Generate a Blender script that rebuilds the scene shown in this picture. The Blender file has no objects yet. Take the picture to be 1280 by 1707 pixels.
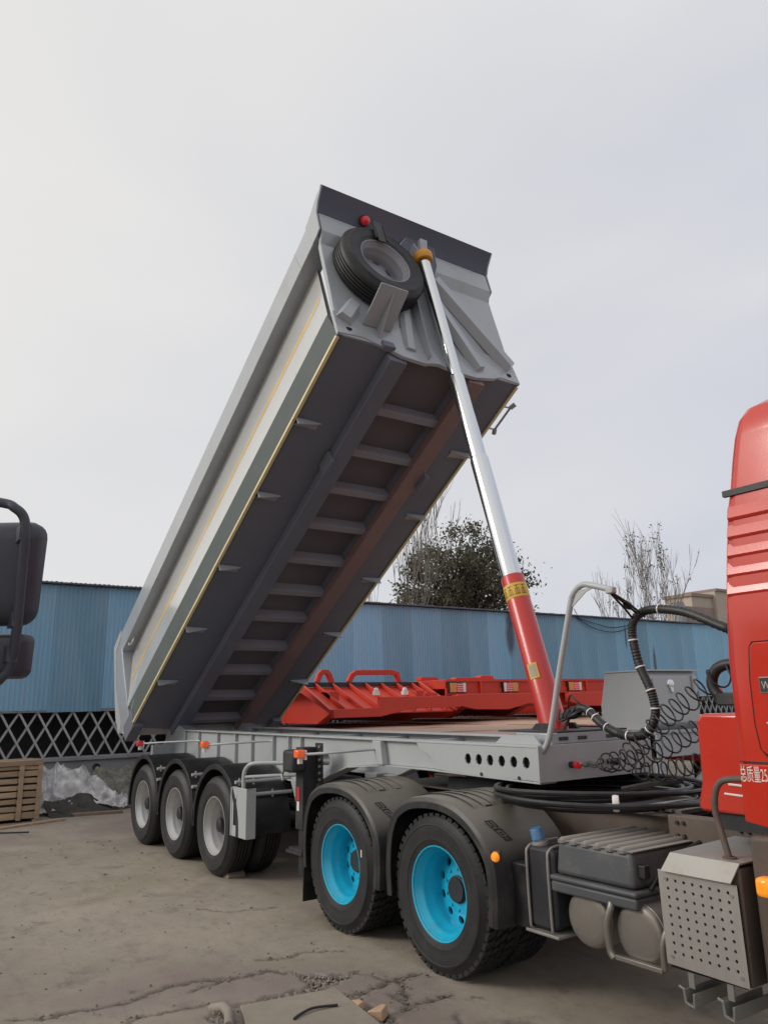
import bpy, bmesh, math, random
from mathutils import Vector, Matrix, noise as mnoise
random.seed(7)
S = bpy.context.scene
COL = S.collection
rad = math.radians

# ------------------------------------------------------------------ camera
YAW, PITCH, ROLL = -0.9675, 0.2428, -0.0222
fw = Vector((math.sin(YAW)*math.cos(PITCH), math.cos(YAW)*math.cos(PITCH), math.sin(PITCH)))
rt = Vector((math.cos(YAW), -math.sin(YAW), 0.0)); up = rt.cross(fw)
r2 = rt*math.cos(ROLL)+up*math.sin(ROLL); u2 = -rt*math.sin(ROLL)+up*math.cos(ROLL)
cd = bpy.data.cameras.new('camera'); cam = bpy.data.objects.new('camera', cd); COL.objects.link(cam)
cam.matrix_world = Matrix(((r2.x, u2.x, -fw.x, 4.7144), (r2.y, u2.y, -fw.y, -3.6487), (r2.z, u2.z, -fw.z, 1.8592), (0, 0, 0, 1)))
cd.sensor_fit = 'VERTICAL'; cd.sensor_height = 24.0; cd.lens = 24.0*1278.1/1707
cd.clip_start = 0.05; cd.clip_end = 2000
S.camera = cam

# ------------------------------------------------------------------ overcast sky and a weak soft sun
SUN_EL, SUN_AZ = rad(28), math.atan2(-0.85, -0.45)      # direction to the sun: behind the lorry, on the left
sd = Vector((math.cos(SUN_AZ)*math.cos(SUN_EL), math.sin(SUN_AZ)*math.cos(SUN_EL), math.sin(SUN_EL)))
W = bpy.data.worlds.new('World'); S.world = W; W.use_nodes = True
nt = W.node_tree; nt.nodes.clear()
def N(t, **k):
    n = nt.nodes.new(t)
    for a, b in k.items(): setattr(n, a, b)
    return n
def LK(a, b): nt.links.new(a, b)
out = N('ShaderNodeOutputWorld'); bg = N('ShaderNodeBackground'); bg2 = N('ShaderNodeBackground')
sky = N('ShaderNodeTexSky', sky_type='NISHITA'); sky.sun_disc = False
sky.sun_elevation = SUN_EL; sky.sun_rotation = math.pi/2-SUN_AZ
LK(sky.outputs[0], bg.inputs[0]); bg.inputs[1].default_value = 0.06
tc = N('ShaderNodeTexCoord'); mp = N('ShaderNodeMapping'); mp.inputs['Scale'].default_value = (1.1, 1.1, 2.6)
LK(tc.outputs['Generated'], mp.inputs[0])
nz = N('ShaderNodeTexNoise'); nz.inputs['Scale'].default_value = 1.6; nz.inputs['Detail'].default_value = 3; nz.inputs['Roughness'].default_value = .42
nz.inputs['Distortion'].default_value = .4
LK(mp.outputs[0], nz.inputs[0])
cr = N('ShaderNodeValToRGB'); cr.color_ramp.elements[0].position = .30; cr.color_ramp.elements[1].position = .72
cr.color_ramp.elements[0].color = (.505, .54, .635, 1); cr.color_ramp.elements[1].color = (.70, .705, .735, 1)
LK(nz.outputs[0], cr.inputs[0])
dt = N('ShaderNodeVectorMath', operation='DOT_PRODUCT'); dt.inputs[1].default_value = sd[:]
nrm = N('ShaderNodeVectorMath', operation='NORMALIZE'); LK(tc.outputs['Generated'], nrm.inputs[0]); LK(nrm.outputs[0], dt.inputs[0])
mr = N('ShaderNodeMapRange'); mr.inputs[1].default_value = -.35; mr.inputs[2].default_value = .85; mr.inputs[3].default_value = 0; mr.inputs[4].default_value = .78
LK(dt.outputs['Value'], mr.inputs[0])
mx = N('ShaderNodeMix', data_type='RGBA'); LK(mr.outputs[0], mx.inputs[0]); LK(cr.outputs[0], mx.inputs[6]); mx.inputs[7].default_value = (.915, .88, .81, 1)
LK(mx.outputs[2], bg2.inputs[0]); bg2.inputs[1].default_value = 1.0
ms = N('ShaderNodeMixShader'); ms.inputs[0].default_value = .93
LK(bg.outputs[0], ms.inputs[1]); LK(bg2.outputs[0], ms.inputs[2]); LK(ms.outputs[0], out.inputs[0])
sl = bpy.data.lights.new('sun', 'SUN'); so = bpy.data.objects.new('sun', sl); COL.objects.link(so)
sl.energy = 1.5; sl.angle = rad(22); sl.color = (1, .95, .88)
so.rotation_euler = (-sd).to_track_quat('-Z', 'Y').to_euler(); so.location = (0, -6, 14)
vs = S.view_settings; vs.view_transform = 'Standard'; vs.look = 'None'; vs.exposure = 0.12; vs.gamma = 1.0; vs.use_curve_mapping = False

# ------------------------------------------------------------------ materials
def mat(name, col, rough=.5, metal=0.0, var=.10, scale=5, dirt=None, bump=0.0, bscale=60, coat=0, rnd=0.0, stretch=None, spec=None, emit=0, top=None):
    m = bpy.data.materials.new(name); m.use_nodes = True; t = m.node_tree; b = t.nodes['Principled BSDF']
    n = lambda ty: t.nodes.new(ty)
    l = t.links.new
    co = n('ShaderNodeTexCoord'); vec = co.outputs['Object']
    if stretch:
        mpn = n('ShaderNodeMapping'); mpn.inputs['Scale'].default_value = stretch; l(vec, mpn.inputs[0]); vec = mpn.outputs[0]
    n1 = n('ShaderNodeTexNoise'); n1.inputs['Scale'].default_value = scale; n1.inputs['Detail'].default_value = 6; n1.inputs['Roughness'].default_value = .6
    l(vec, n1.inputs['Vector'])
    mr_ = n('ShaderNodeMapRange'); mr_.inputs[1].default_value = .25; mr_.inputs[2].default_value = .75
    mr_.inputs[3].default_value = 1-var; mr_.inputs[4].default_value = 1+var; l(n1.outputs[0], mr_.inputs[0])
    val = mr_.outputs[0]
    if rnd:
        oi = n('ShaderNodeObjectInfo'); m2 = n('ShaderNodeMapRange'); m2.inputs[3].default_value = 1-rnd; m2.inputs[4].default_value = 1+rnd
        l(oi.outputs['Random'], m2.inputs[0]); mm = n('ShaderNodeMath'); mm.operation = 'MULTIPLY'; l(val, mm.inputs[0]); l(m2.outputs[0], mm.inputs[1]); val = mm.outputs[0]
    hs = n('ShaderNodeHueSaturation'); hs.inputs['Color'].default_value = (*col, 1); l(val, hs.inputs['Value'])
    c = hs.outputs[0]
    if dirt:
        dcol, amt, dsc = dirt
        n2 = n('ShaderNodeTexNoise'); n2.inputs['Scale'].default_value = dsc; n2.inputs['Detail'].default_value = 8; n2.inputs['Roughness'].default_value = .68
        l(vec, n2.inputs['Vector'])
        m3 = n('ShaderNodeMapRange'); m3.inputs[1].default_value = .48; m3.inputs[2].default_value = .78; m3.inputs[3].default_value = 0; m3.inputs[4].default_value = amt
        l(n2.outputs[0], m3.inputs[0])
        mi = n('ShaderNodeMix'); mi.data_type = 'RGBA'; l(m3.outputs[0], mi.inputs[0]); l(c, mi.inputs[6]); mi.inputs[7].default_value = (*dcol, 1); c = mi.outputs[2]
    if top:
        ge = n('ShaderNodeNewGeometry'); sx_ = n('ShaderNodeSeparateXYZ'); l(ge.outputs['Normal'], sx_.inputs[0])
        m5 = n('ShaderNodeMapRange'); m5.inputs[1].default_value = .30; m5.inputs[2].default_value = .98; m5.inputs[3].default_value = 0; m5.inputs[4].default_value = .85; l(sx_.outputs[2], m5.inputs[0])
        m6 = n('ShaderNodeMath'); m6.operation = 'MULTIPLY'; l(m5.outputs[0], m6.inputs[0]); l(val, m6.inputs[1])
        mi2 = n('ShaderNodeMix'); mi2.data_type = 'RGBA'; l(m6.outputs[0], mi2.inputs[0]); l(c, mi2.inputs[6]); mi2.inputs[7].default_value = (*top, 1); c = mi2.outputs[2]
    l(c, b.inputs['Base Color'])
    m4 = n('ShaderNodeMapRange'); m4.inputs[3].default_value = max(.03, rough-.09); m4.inputs[4].default_value = min(1, rough+.12); l(n1.outputs[0], m4.inputs[0]); l(m4.outputs[0], b.inputs['Roughness'])
    b.inputs['Metallic'].default_value = metal
    if coat: b.inputs['Coat Weight'].default_value = coat; b.inputs['Coat Roughness'].default_value = .12
    if spec is not None: b.inputs['Specular IOR Level'].default_value = spec
    if emit: b.inputs['Emission Color'].default_value = (*col, 1); b.inputs['Emission Strength'].default_value = emit
    if bump:
        n3 = n('ShaderNodeTexNoise'); n3.inputs['Scale'].default_value = bscale; n3.inputs['Detail'].default_value = 4; l(vec, n3.inputs['Vector'])
        bp = n('ShaderNodeBump'); bp.inputs['Strength'].default_value = .6; bp.inputs['Distance'].default_value = bump; l(n3.outputs[0], bp.inputs['Height']); l(bp.outputs[0], b.inputs['Normal'])
    return m
DUST = (.24, .20, .16)
M = {}
M['grey'] = mat('grey_paint', (.35, .375, .40), .34, 0, .07, 1.2, ((.27, .26, .25), .5, 2.2), .004, 2.2, coat=.6)
M['grey_under'] = mat('underside_shade_grey', (.140, .150, .190), .5, 0, .12, .9, ((.17, .12, .115), .40, 1.1), .002, 40)  # body grey darkened to carry the shade under the raised body
M['canopy'] = mat('canopy_shade_grey', (.078, .085, .122), .5, 0, .12, .9, ((.14, .10, .10), .45, 1.0), .001, 40)  # darker grey: shade on the down-facing canopy is put into the colour
M['reddish'] = mat('reddish_rail_paint', (.235, .150, .145), .5, 0, .15, .9, ((.17, .13, .13), .7, .7), .001, 40)  # far floor rail, redder than the near one
M['floor'] = mat('floor_red_bounce', (.125, .106, .118), .55, 0, .14, .7, ((.16, .15, .17), .8, .5), .001, 40)  # dark floor tone with the red decks' reflected light painted in
M['grey_beam'] = mat('crossmember_tone', (.24, .235, .27), .45, 0, .10, .9, ((.22, .12, .10), .6, .8), .001, 40)  # crossmember grey: underside shade and lit faces set in the colour
M['stripe'] = mat('amber_reflective_stripe', (.70, .45, .13), .35, 0, .22, 1.5, ((.55, .52, .46), .95, 1.0))
M['cream'] = mat('cream_reflective_stripe', (.72, .60, .34), .35, 0, .15, 2)
M['red'] = mat('red_truck_paint', (.54, .028, .012), .26, 0, .05, 2, ((.36, .06, .04), .22, 3), .003, 2.2, coat=.8)
M['red_flat'] = mat('red_trailer_paint', (.57, .038, .015), .5, 0, .10, 2, ((.28, .05, .03), .5, 4), .001, 40, rnd=.06)
M['red_tube'] = mat('red_cylinder_paint', (.50, .025, .020), .34, 0, .05, 3, ((.30, .08, .07), .3, 6), coat=.35)
M['chrome'] = mat('chrome', (.72, .74, .76), .17, 1.0, .04, 3, stretch=(1, 1, .1))
M['steel'] = mat('galvanised_steel', (.33, .32, .30), .52, .45, .14, 9, ((.26, .21, .16), .5, 8))
M['alu'] = mat('dusty_tank_metal', (.30, .28, .25), .42, .6, .14, 5, ((.25, .20, .14), .6, 5), .0015, 30)
M['perf'] = mat('brushed_perforated_plate', (.60, .575, .545), .36, .65, .08, 6, ((.42, .37, .30), .4, 4), stretch=(1, 1, .3))
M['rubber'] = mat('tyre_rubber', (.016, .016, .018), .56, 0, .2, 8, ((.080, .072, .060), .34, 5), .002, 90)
M['black'] = mat('black_plastic', (.020, .021, .023), .48, 0, .15, 6, (DUST, .16, 5), .0012, 120)
M['fender'] = mat('dusty_black_fender', (.024, .024, .026), .42, 0, .18, 4, ((.13, .118, .095), .42, 3.2), .001, 140, top=(.20, .185, .15))
M['fender2'] = mat('black_mudguard', (.018, .018, .020), .40, 0, .18, 4, ((.12, .11, .10), .3, 3.2), .001, 140)
M['darkgrey'] = mat('dark_grey_cover', (.085, .09, .098), .48, 0, .1, 5, (DUST, .45, 4), .0015, 60)
M['lid'] = mat('dusty_grey_cover_lid', (.20, .20, .195), .6, 0, .14, 5, ((.22, .20, .17), .6, 5), .0015, 60, top=(.30, .285, .25))
M['blue_rim'] = mat('bright_blue_wheel_paint', (.010, .44, .66), .32, 0, .06, 5, ((.03, .20, .30), .55, 6), coat=.3)
M['silver_rim'] = mat('silver_wheel_paint', (.50, .50, .50), .38, .35, .07, 6, ((.25, .23, .21), .35, 6))
M['spare_rim'] = mat('shaded_spare_rim', (.30, .31, .34), .45, .1, .08, 6, ((.18, .18, .19), .4, 6))  # silver rim colour lowered to hold the shadow inside the dish
M['chassis'] = mat('brown_grey_chassis', (.11, .085, .07), .6, 0, .2, 5, ((.20, .13, .085), .5, 4), .002, 50)
M['dark'] = mat('dark_underbody', (.022, .023, .027), .6, 0, .25, 4, (DUST, .15, 4), .002, 50)
M['blackhole'] = mat('hole_black', (.006, .006, .007), .9, 0, .05, 3)
M['yellow'] = mat('orange_yellow_cap', (.66, .29, .02), .4, 0, .12, 8)
M['label'] = mat('yellow_label', (.62, .46, .06), .5, 0, .1, 9, ((.45, .25, .05), .5, 14))
M['ink'] = mat('dark_red_ink', (.30, .06, .03), .6, 0, .05, 3)
M['amber'] = mat('amber_lamp_lens', (.95, .30, .02), .15, 0, .08, 20, emit=.42, coat=.6)
M['amber_off'] = mat('dull_amber_lens', (.62, .26, .05), .25, 0, .08, 20, coat=.4)
M['orange'] = mat('orange_lamp_lens', (.85, .13, .03), .16, 0, .08, 20, emit=.22, coat=.6)
M['redlens'] = mat('red_lamp_lens', (.60, .02, .03), .16, 0, .08, 20, emit=.12, coat=.6)
M['white'] = mat('white_lens', (.75, .72, .70), .2, 0, .05, 10)
M['whitepaint'] = mat('white_lettering', (.72, .66, .62), .5, 0, .12, 25, ((.55, .15, .12), .4, 25))
M['tan'] = mat('tan_primer_deck', (.46, .30, .215), .62, 0, .16, .7, ((.30, .15, .10), .6, 1.1), .004, 6)
M['wood'] = mat('pallet_wood', (.40, .29, .19), .75, 0, .22, 4, ((.22, .15, .10), .5, 6), .003, 60, rnd=.22, stretch=(6, 1, 6))
M['oldwood'] = mat('weathered_plank', (.22, .17, .13), .8, 0, .2, 5, ((.12, .10, .08), .5, 6), .003, 60)
M['sill'] = mat('sill_shade_grey', (.11, .13, .13), .62, 0, .08, 1.2, ((.16, .16, .15), .4, 2.2), .0008, 40, spec=.25)  # lower strip painted darker to give the shade along the body side
M['bodyside'] = mat('side_sheen_grey', (.50, .505, .495), .30, 0, .05, 1.0, ((.42, .40, .36), .4, 1.6), .006, 1.7, coat=.8)  # body grey lightened for the bright sky sheen on the side panels
M['conc'] = mat('plinth_concrete', (.27, .27, .285), .85, 0, .12, 2.5, ((.17, .16, .15), .6, 2.0), .004, 40)
M['slat'] = mat('lattice_concrete', (.40, .40, .41), .8, 0, .12, 5, ((.25, .23, .20), .5, 5), .002, 60, rnd=.08)
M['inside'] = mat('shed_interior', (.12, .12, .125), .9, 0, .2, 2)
M['roof'] = mat('dark_roof_sheet', (.10, .115, .135), .6, 0, .2, 3)
M['bark'] = mat('tree_bark', (.075, .062, .052), .9, 0, .25, 6, None, .01, 30)
M['greybark'] = mat('pale_bark', (.17, .15, .135), .9, 0, .25, 6)
M['slab'] = mat('slab_concrete', (.30, .26, .215), .8, 0, .12, 4, ((.19, .16, .13), .5, 5), .003, 60)
M['stone'] = mat('rubble_stone', (.23, .20, .165), .9, 0, .35, 11, rnd=.1)
M['brick'] = mat('broken_brick', (.50, .34, .22), .9, 0, .18, 12, ((.35, .20, .12), .5, 12), .003, 80)
M['net'] = mat('weedy_netting', (.17, .17, .14), .9, 0, .5, 14, ((.30, .29, .26), .8, 12), .03, 14)
M['mound'] = mat('dark_sacking', (.055, .05, .045), .9, 0, .3, 8, None, .02, 20)
M['bldg'] = mat('beige_render', (.42, .36, .30), .85, 0, .08, 1)
M['bldg2'] = mat('brown_render_band', (.27, .20, .175), .85, 0, .08, 1)
M['truckpaint'] = mat('dark_blue_truck_paint', (.03, .035, .06), .4, 0, .08, 2, coat=.4)
M['mirror'] = mat('dark_mirror_shell', (.045, .048, .066), .42, 0, .12, 5, ((.07, .07, .09), .5, 6), .001, 160)
M['glass'] = mat('dark_glass', (.02, .025, .03), .06, 0, .02, 2)
M['lightgrey'] = mat('pale_grey_paint', (.41, .43, .44), .42, 0, .06, 1.6, ((.34, .33, .31), .35, 3), coat=.15)
M['bluecap'] = mat('blue_cap', (.05, .16, .32), .4, 0, .1, 8, ((.3, .35, .4), .4, 10))
def shed_mat():
    m = mat('blue_sheet_metal', (.215, .405, .56), .55, 0, .17, .9, ((.25, .31, .36), .6, 1.4), 0, 10, rnd=.27, stretch=(1, 1.2, .28))
    t = m.node_tree; b = t.nodes['Principled BSDF']; n = t.nodes.new; l = t.links.new
    src = b.inputs['Base Color'].links[0].from_socket
    co = n('ShaderNodeNewGeometry'); mpn = n('ShaderNodeMapping'); mpn.inputs['Scale'].default_value = (1, 1.4, .35); l(co.outputs['Position'], mpn.inputs[0])
    nz = n('ShaderNodeTexNoise'); nz.inputs['Scale'].default_value = 2.1; nz.inputs['Detail'].default_value = 9; nz.inputs['Roughness'].default_value = .72; l(mpn.outputs[0], nz.inputs['Vector'])
    r = n('ShaderNodeMapRange'); r.inputs[1].default_value = .66; r.inputs[2].default_value = .76; r.inputs[4].default_value = .8; l(nz.outputs[0], r.inputs[0])
    mi = n('ShaderNodeMix'); mi.data_type = 'RGBA'; l(r.outputs[0], mi.inputs[0]); l(src, mi.inputs[6]); mi.inputs[7].default_value = (.075, .07, .075, 1); l(mi.outputs[2], b.inputs['Base Color'])
    src = b.inputs['Base Color'].links[0].from_socket
    for cy_, cz_, sy, sz in ((13.2, 3.75, .22, .62), (13.3, 4.3, .3, .3), (18.7, 3.9, .06, .5), (20.2, 2.9, .10, .7)):     # dark run marks from leaks under the eaves
        vm = n('ShaderNodeVectorMath'); vm.operation = 'SUBTRACT'; vm.inputs[1].default_value = (WXS, cy_, cz_); l(co.outputs['Position'], vm.inputs[0])
        v2 = n('ShaderNodeVectorMath'); v2.operation = 'MULTIPLY'; v2.inputs[1].default_value = (0, 1/sy, 1/sz); l(vm.outputs[0], v2.inputs[0])
        ln = n('ShaderNodeVectorMath'); ln.operation = 'LENGTH'; l(v2.outputs[0], ln.inputs[0])
        ad = n('ShaderNodeMath'); ad.operation = 'ADD'; l(ln.outputs['Value'], ad.inputs[0]); l(nz.outputs[0], ad.inputs[1])
        r2_ = n('ShaderNodeMapRange'); r2_.inputs[1].default_value = 1.0; r2_.inputs[2].default_value = 1.55; r2_.inputs[3].default_value = .8; r2_.inputs[4].default_value = 0; l(ad.outputs[0], r2_.inputs[0])
        mi = n('ShaderNodeMix'); mi.data_type = 'RGBA'; l(r2_.outputs[0], mi.inputs[0]); l(src, mi.inputs[6]); mi.inputs[7].default_value = (.05, .05, .06, 1); src = mi.outputs[2]
    l(src, b.inputs['Base Color'])
    return m
WXS = -13.0
M['shed'] = shed_mat()
def leaf_mat(name, c1, c2):
    m = bpy.data.materials.new(name); m.use_nodes = True; t = m.node_tree; b = t.nodes['Principled BSDF']; n = t.nodes.new; l = t.links.new
    g = n('ShaderNodeNewGeometry'); cr_ = n('ShaderNodeValToRGB'); cr_.color_ramp.elements[0].color = (*c1, 1); cr_.color_ramp.elements[1].color = (*c2, 1)
    l(g.outputs['Random Per Island'], cr_.inputs[0]); l(cr_.outputs[0], b.inputs['Base Color']); b.inputs['Roughness'].default_value = .6
    tr = n('ShaderNodeBsdfTranslucent'); l(cr_.outputs[0], tr.inputs[0]); mxs = n('ShaderNodeMixShader'); mxs.inputs[0].default_value = .25
    o = t.nodes['Material Output']; l(b.outputs[0], mxs.inputs[1]); l(tr.outputs[0], mxs.inputs[2]); l(mxs.outputs[0], o.inputs[0])
    return m
M['leaf'] = leaf_mat('dark_foliage', (.055, .058, .036), (.165, .15, .095))
M['leaf2'] = leaf_mat('dry_leaves', (.07, .06, .045), (.16, .13, .09))
def sheet_mat():
    m = bpy.data.materials.new('clear_plastic_sheet'); m.use_nodes = True; t = m.node_tree; b = t.nodes['Principled BSDF']; n = t.nodes.new; l = t.links.new
    nz = n('ShaderNodeTexNoise'); nz.inputs['Scale'].default_value = 5; nz.inputs['Detail'].default_value = 8; co = n('ShaderNodeTexCoord'); l(co.outputs['Object'], nz.inputs['Vector'])
    cr_ = n('ShaderNodeValToRGB'); cr_.color_ramp.elements[0].position = .35; cr_.color_ramp.elements[1].position = .7
    cr_.color_ramp.elements[0].color = (.50, .49, .49, 1); cr_.color_ramp.elements[1].color = (.76, .75, .75, 1)
    l(nz.outputs[0], cr_.inputs[0]); l(cr_.outputs[0], b.inputs['Base Color']); b.inputs['Roughness'].default_value = .22
    tp = n('ShaderNodeBsdfTransparent'); tp.inputs[0].default_value = (.85, .86, .88, 1)
    mr_ = n('ShaderNodeMapRange'); mr_.inputs[1].default_value = .3; mr_.inputs[2].default_value = .65; mr_.inputs[3].default_value = .45; mr_.inputs[4].default_value = .05; l(nz.outputs[0], mr_.inputs[0])
    mxs = n('ShaderNodeMixShader'); l(mr_.outputs[0], mxs.inputs[0]); o = t.nodes['Material Output']
    l(b.outputs[0], mxs.inputs[1]); l(tp.outputs[0], mxs.inputs[2]); l(mxs.outputs[0], o.inputs[0])
    return m
M['sheet'] = sheet_mat()
def ground_mat():
    m = bpy.data.materials.new('yard_concrete'); m.use_nodes = True; t = m.node_tree; b = t.nodes['Principled BSDF']; n = t.nodes.new; l = t.links.new
    g = n('ShaderNodeNewGeometry'); pos = g.outputs['Position']
    def noise(sc, det=6, ro=.6, stretch=None, dist=0):
        v = pos
        if stretch:
            q = n('ShaderNodeMapping'); q.inputs['Scale'].default_value = stretch; q.inputs['Rotation'].default_value = (0, 0, .5); l(pos, q.inputs[0]); v = q.outputs[0]
        z = n('ShaderNodeTexNoise'); z.inputs['Scale'].default_value = sc; z.inputs['Detail'].default_value = det; z.inputs['Roughness'].default_value = ro; z.inputs['Distortion'].default_value = dist; l(v, z.inputs['Vector']); return z.outputs[0]
    def rng(v, a, b_, c, d):
        q = n('ShaderNodeMapRange'); q.inputs[1].default_value = a; q.inputs[2].default_value = b_; q.inputs[3].default_value = c; q.inputs[4].default_value = d; l(v, q.inputs[0]); return q.outputs[0]
    def mix(f, a, col):
        q = n('ShaderNodeMix'); q.data_type = 'RGBA'; l(f, q.inputs[0])
        if isinstance(a, tuple): q.inputs[6].default_value = (*a, 1)
        else: l(a, q.inputs[6])
        q.inputs[7].default_value = (*col, 1); return q.outputs[2]
    c = mix(rng(noise(.35, 5, .6), .35, .68, 0, 1), (.375, .325, .26), (.265, .228, .195))
    c = mix(rng(noise(.55, 6, .65, None, .6), .46, .66, 0, .65), c, (.235, .215, .145))
    c = mix(rng(noise(1.6, 8, .72), .55, .70, 0, .75), c, (.15, .122, .105))
    c = mix(rng(noise(1.1, 8, .7, (1, 3.2, 1)), .54, .74, 0, .6), c, (.20, .145, .140))
    c = mix(rng(noise(9, 8, .75), .5, .8, 0, .5), c, (.15, .13, .11))
    c = mix(rng(noise(46, 3, .6), .64, .74, 0, .25), c, (.42, .37, .31))
    c = mix(rng(noise(.28, 4, .6), .50, .62, 0, .6), c, (.22, .17, .165))
    c = mix(rng(noise(3.1, 5, .6), .66, .72, 0, .6), c, (.10, .085, .075))
    at = n('ShaderNodeAttribute'); at.attribute_name = 'dirt'
    c = mix(at.outputs['Fac'], c, (.07, .055, .043))
    l(c, b.inputs['Base Color']); l(rng(noise(2.2, 6, .6), .3, .7, .62, .92), b.inputs['Roughness']); b.inputs['Specular IOR Level'].default_value = .3
    ad = n('ShaderNodeMath'); ad.operation = 'ADD'; l(noise(60, 4), ad.inputs[0]); l(noise(8, 6), ad.inputs[1])
    bp = n('ShaderNodeBump'); bp.inputs['Strength'].default_value = .7; bp.inputs['Distance'].default_value = .0045; l(ad.outputs[0], bp.inputs['Height']); l(bp.outputs[0], b.inputs['Normal'])
    return m
M['ground'] = ground_mat()

# ------------------------------------------------------------------ mesh helpers
ORG = {}                                   # world position of each built object, so that children keep world coordinates
class MB:
    def __init__(s, xf=None): s.V = []; s.F = []; s.xf = xf
    def add(s, vs, fs):
        o = len(s.V); s.V += [Vector(v) for v in vs]; s.F += [tuple(i+o for i in f) for f in fs]; return s
    def box(s, x0, x1, y0, y1, z0, z1):
        return s.add([(x, y, z) for x in (x0, x1) for y in (y0, y1) for z in (z0, z1)], [(0, 1, 3, 2), (4, 6, 7, 5), (0, 4, 5, 1), (2, 3, 7, 6), (0, 2, 6, 4), (1, 5, 7, 3)])
    def prism(s, poly, ax, a, b):
        f = {'x': lambda p, h: (h, p[0], p[1]), 'y': lambda p, h: (p[0], h, p[1]), 'z': lambda p, h: (p[0], p[1], h)}[ax]
        n = len(poly); vs = [f(p, a) for p in poly]+[f(p, b) for p in poly]
        return s.add(vs, [tuple(range(n)), tuple(range(2*n-1, n-1, -1))]+[(i, (i+1) % n, n+(i+1) % n, n+i) for i in range(n)])
    def plate(s, pts, th):
        P = [Vector(p) for p in pts]; nn = Vector((0, 0, 0))
        for i in range(len(P)): nn += (P[i]-P[0]).cross(P[(i+1) % len(P)]-P[0])
        nn = nn.normalized()*th; n = len(P)
        return s.add(P+[p+nn for p in P], [tuple(range(n)), tuple(range(2*n-1, n-1, -1))]+[(i, (i+1) % n, n+(i+1) % n, n+i) for i in range(n)])
    def tube(s, pts, r, n=10, caps=True, closed=False):
        P = [Vector(p) for p in pts]; m = len(P); rr = r if isinstance(r, (list, tuple)) else [r]*m
        T = []
        for i in range(m):
            a = P[i-1] if (i or closed) else P[0]; b = P[(i+1) % m] if (i < m-1 or closed) else P[-1]
            T.append((b-a).normalized())
        q = T[0].orthogonal().normalized(); vs = []
        for i in range(m):
            q = (q-T[i]*q.dot(T[i])).normalized(); w = T[i].cross(q)
            vs += [P[i]+(q*math.cos(2*math.pi*k/n)+w*math.sin(2*math.pi*k/n))*rr[i] for k in range(n)]
        fs = [(i*n+k, i*n+(k+1) % n, ((i+1) % m)*n+(k+1) % n, ((i+1) % m)*n+k) for i in range(m if closed else m-1) for k in range(n)]
        if caps and not closed: fs += [tuple(range(n-1, -1, -1)), tuple(range((m-1)*n, m*n))]
        return s.add(vs, fs)
    def lathe(s, prof, c, ax, n=32, closed=False, a0=0, a1=2*math.pi):
        c = Vector(c); ax = Vector(ax).normalized(); q = ax.orthogonal().normalized(); w = ax.cross(q); full = abs(a1-a0) > 6.28; m = len(prof)
        k_ = n if full else n+1; vs = []
        for k in range(k_):
            a = a0+(a1-a0)*k/n; d = q*math.cos(a)+w*math.sin(a)
            vs += [c+ax*h+d*r for r, h in prof]
        fs = []
        for k in range(n):
            k2 = (k+1) % k_
            for i in range(m if closed else m-1):
                j = (i+1) % m; fs.append((k*m+i, k*m+j, k2*m+j, k2*m+i))
        return s.add(vs, fs)
    def cyl(s, a, b, r, n=20):
        return s.tube([a, b], r, n)
    def build(s, name, m, parent=None, bevel=0, org=None, smooth=38, seg=2):
        vs = [Vector(s.xf(*v)) for v in s.V] if s.xf else s.V
        lo = Vector((min(v[i] for v in vs) for i in range(3))); hi = Vector((max(v[i] for v in vs) for i in range(3)))
        o_ = Vector(org) if org is not None else (lo+hi)/2
        me = bpy.data.meshes.new(name); me.from_pydata([v-o_ for v in vs], [], s.F); me.update()
        bm = bmesh.new(); bm.from_mesh(me); bmesh.ops.remove_doubles(bm, verts=bm.verts, dist=1e-5); bmesh.ops.recalc_face_normals(bm, faces=bm.faces); bm.to_mesh(me); bm.free()
        me.polygons.foreach_set('use_smooth', [True]*len(me.polygons)); me.set_sharp_from_angle(angle=rad(smooth))
        me.materials.append(M[m] if isinstance(m, str) else m)
        o = bpy.data.objects.new(name, me); COL.objects.link(o)
        ORG[o] = o_; o.location = o_
        if parent is not None: o.parent = parent; o.location = o_-ORG[parent]
        if bevel:
            b = o.modifiers.new('bevel', 'BEVEL'); b.width = bevel; b.segments = seg; b.limit_method = 'ANGLE'; b.angle_limit = rad(40); b.use_clamp_overlap = True
        return o
def tag(o, label=None, cat=None, group=None, kind=None):
    for k, v in (('label', label), ('category', cat), ('group', group), ('kind', kind)):
        if v: o[k] = v
    return o
def thing(name, loc, label, cat, group=None):
    o = bpy.data.objects.new(name, None); COL.objects.link(o); o.location = loc; o.empty_display_size = .2; ORG[o] = Vector(loc)
    return tag(o, label, cat, group)
def copy_tree(o, loc=None, rotz=None, parent=None):
    c = o.copy(); COL.objects.link(c)
    if parent is not None: c.parent = parent
    if loc is not None: c.location = loc
    if rotz is not None: c.rotation_euler = (0, 0, rotz)
    for ch in list(o.children): copy_tree(ch, parent=c)
    return c
def smooth_path(pts, k=6):
    P = [Vector(p) for p in pts]; o = []
    for i in range(len(P)-1):
        a = P[i-1] if i else P[0]*2-P[1]; b, c = P[i], P[i+1]; d = P[i+2] if i+2 < len(P) else P[-1]*2-P[-2]
        for j in range(k):
            t = j/k; o.append(.5*((2*b)+(c-a)*t+(2*a-5*b+4*c-d)*t*t+(3*b-a-3*c+d)*t**3))
    return o+[P[-1]]
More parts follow.
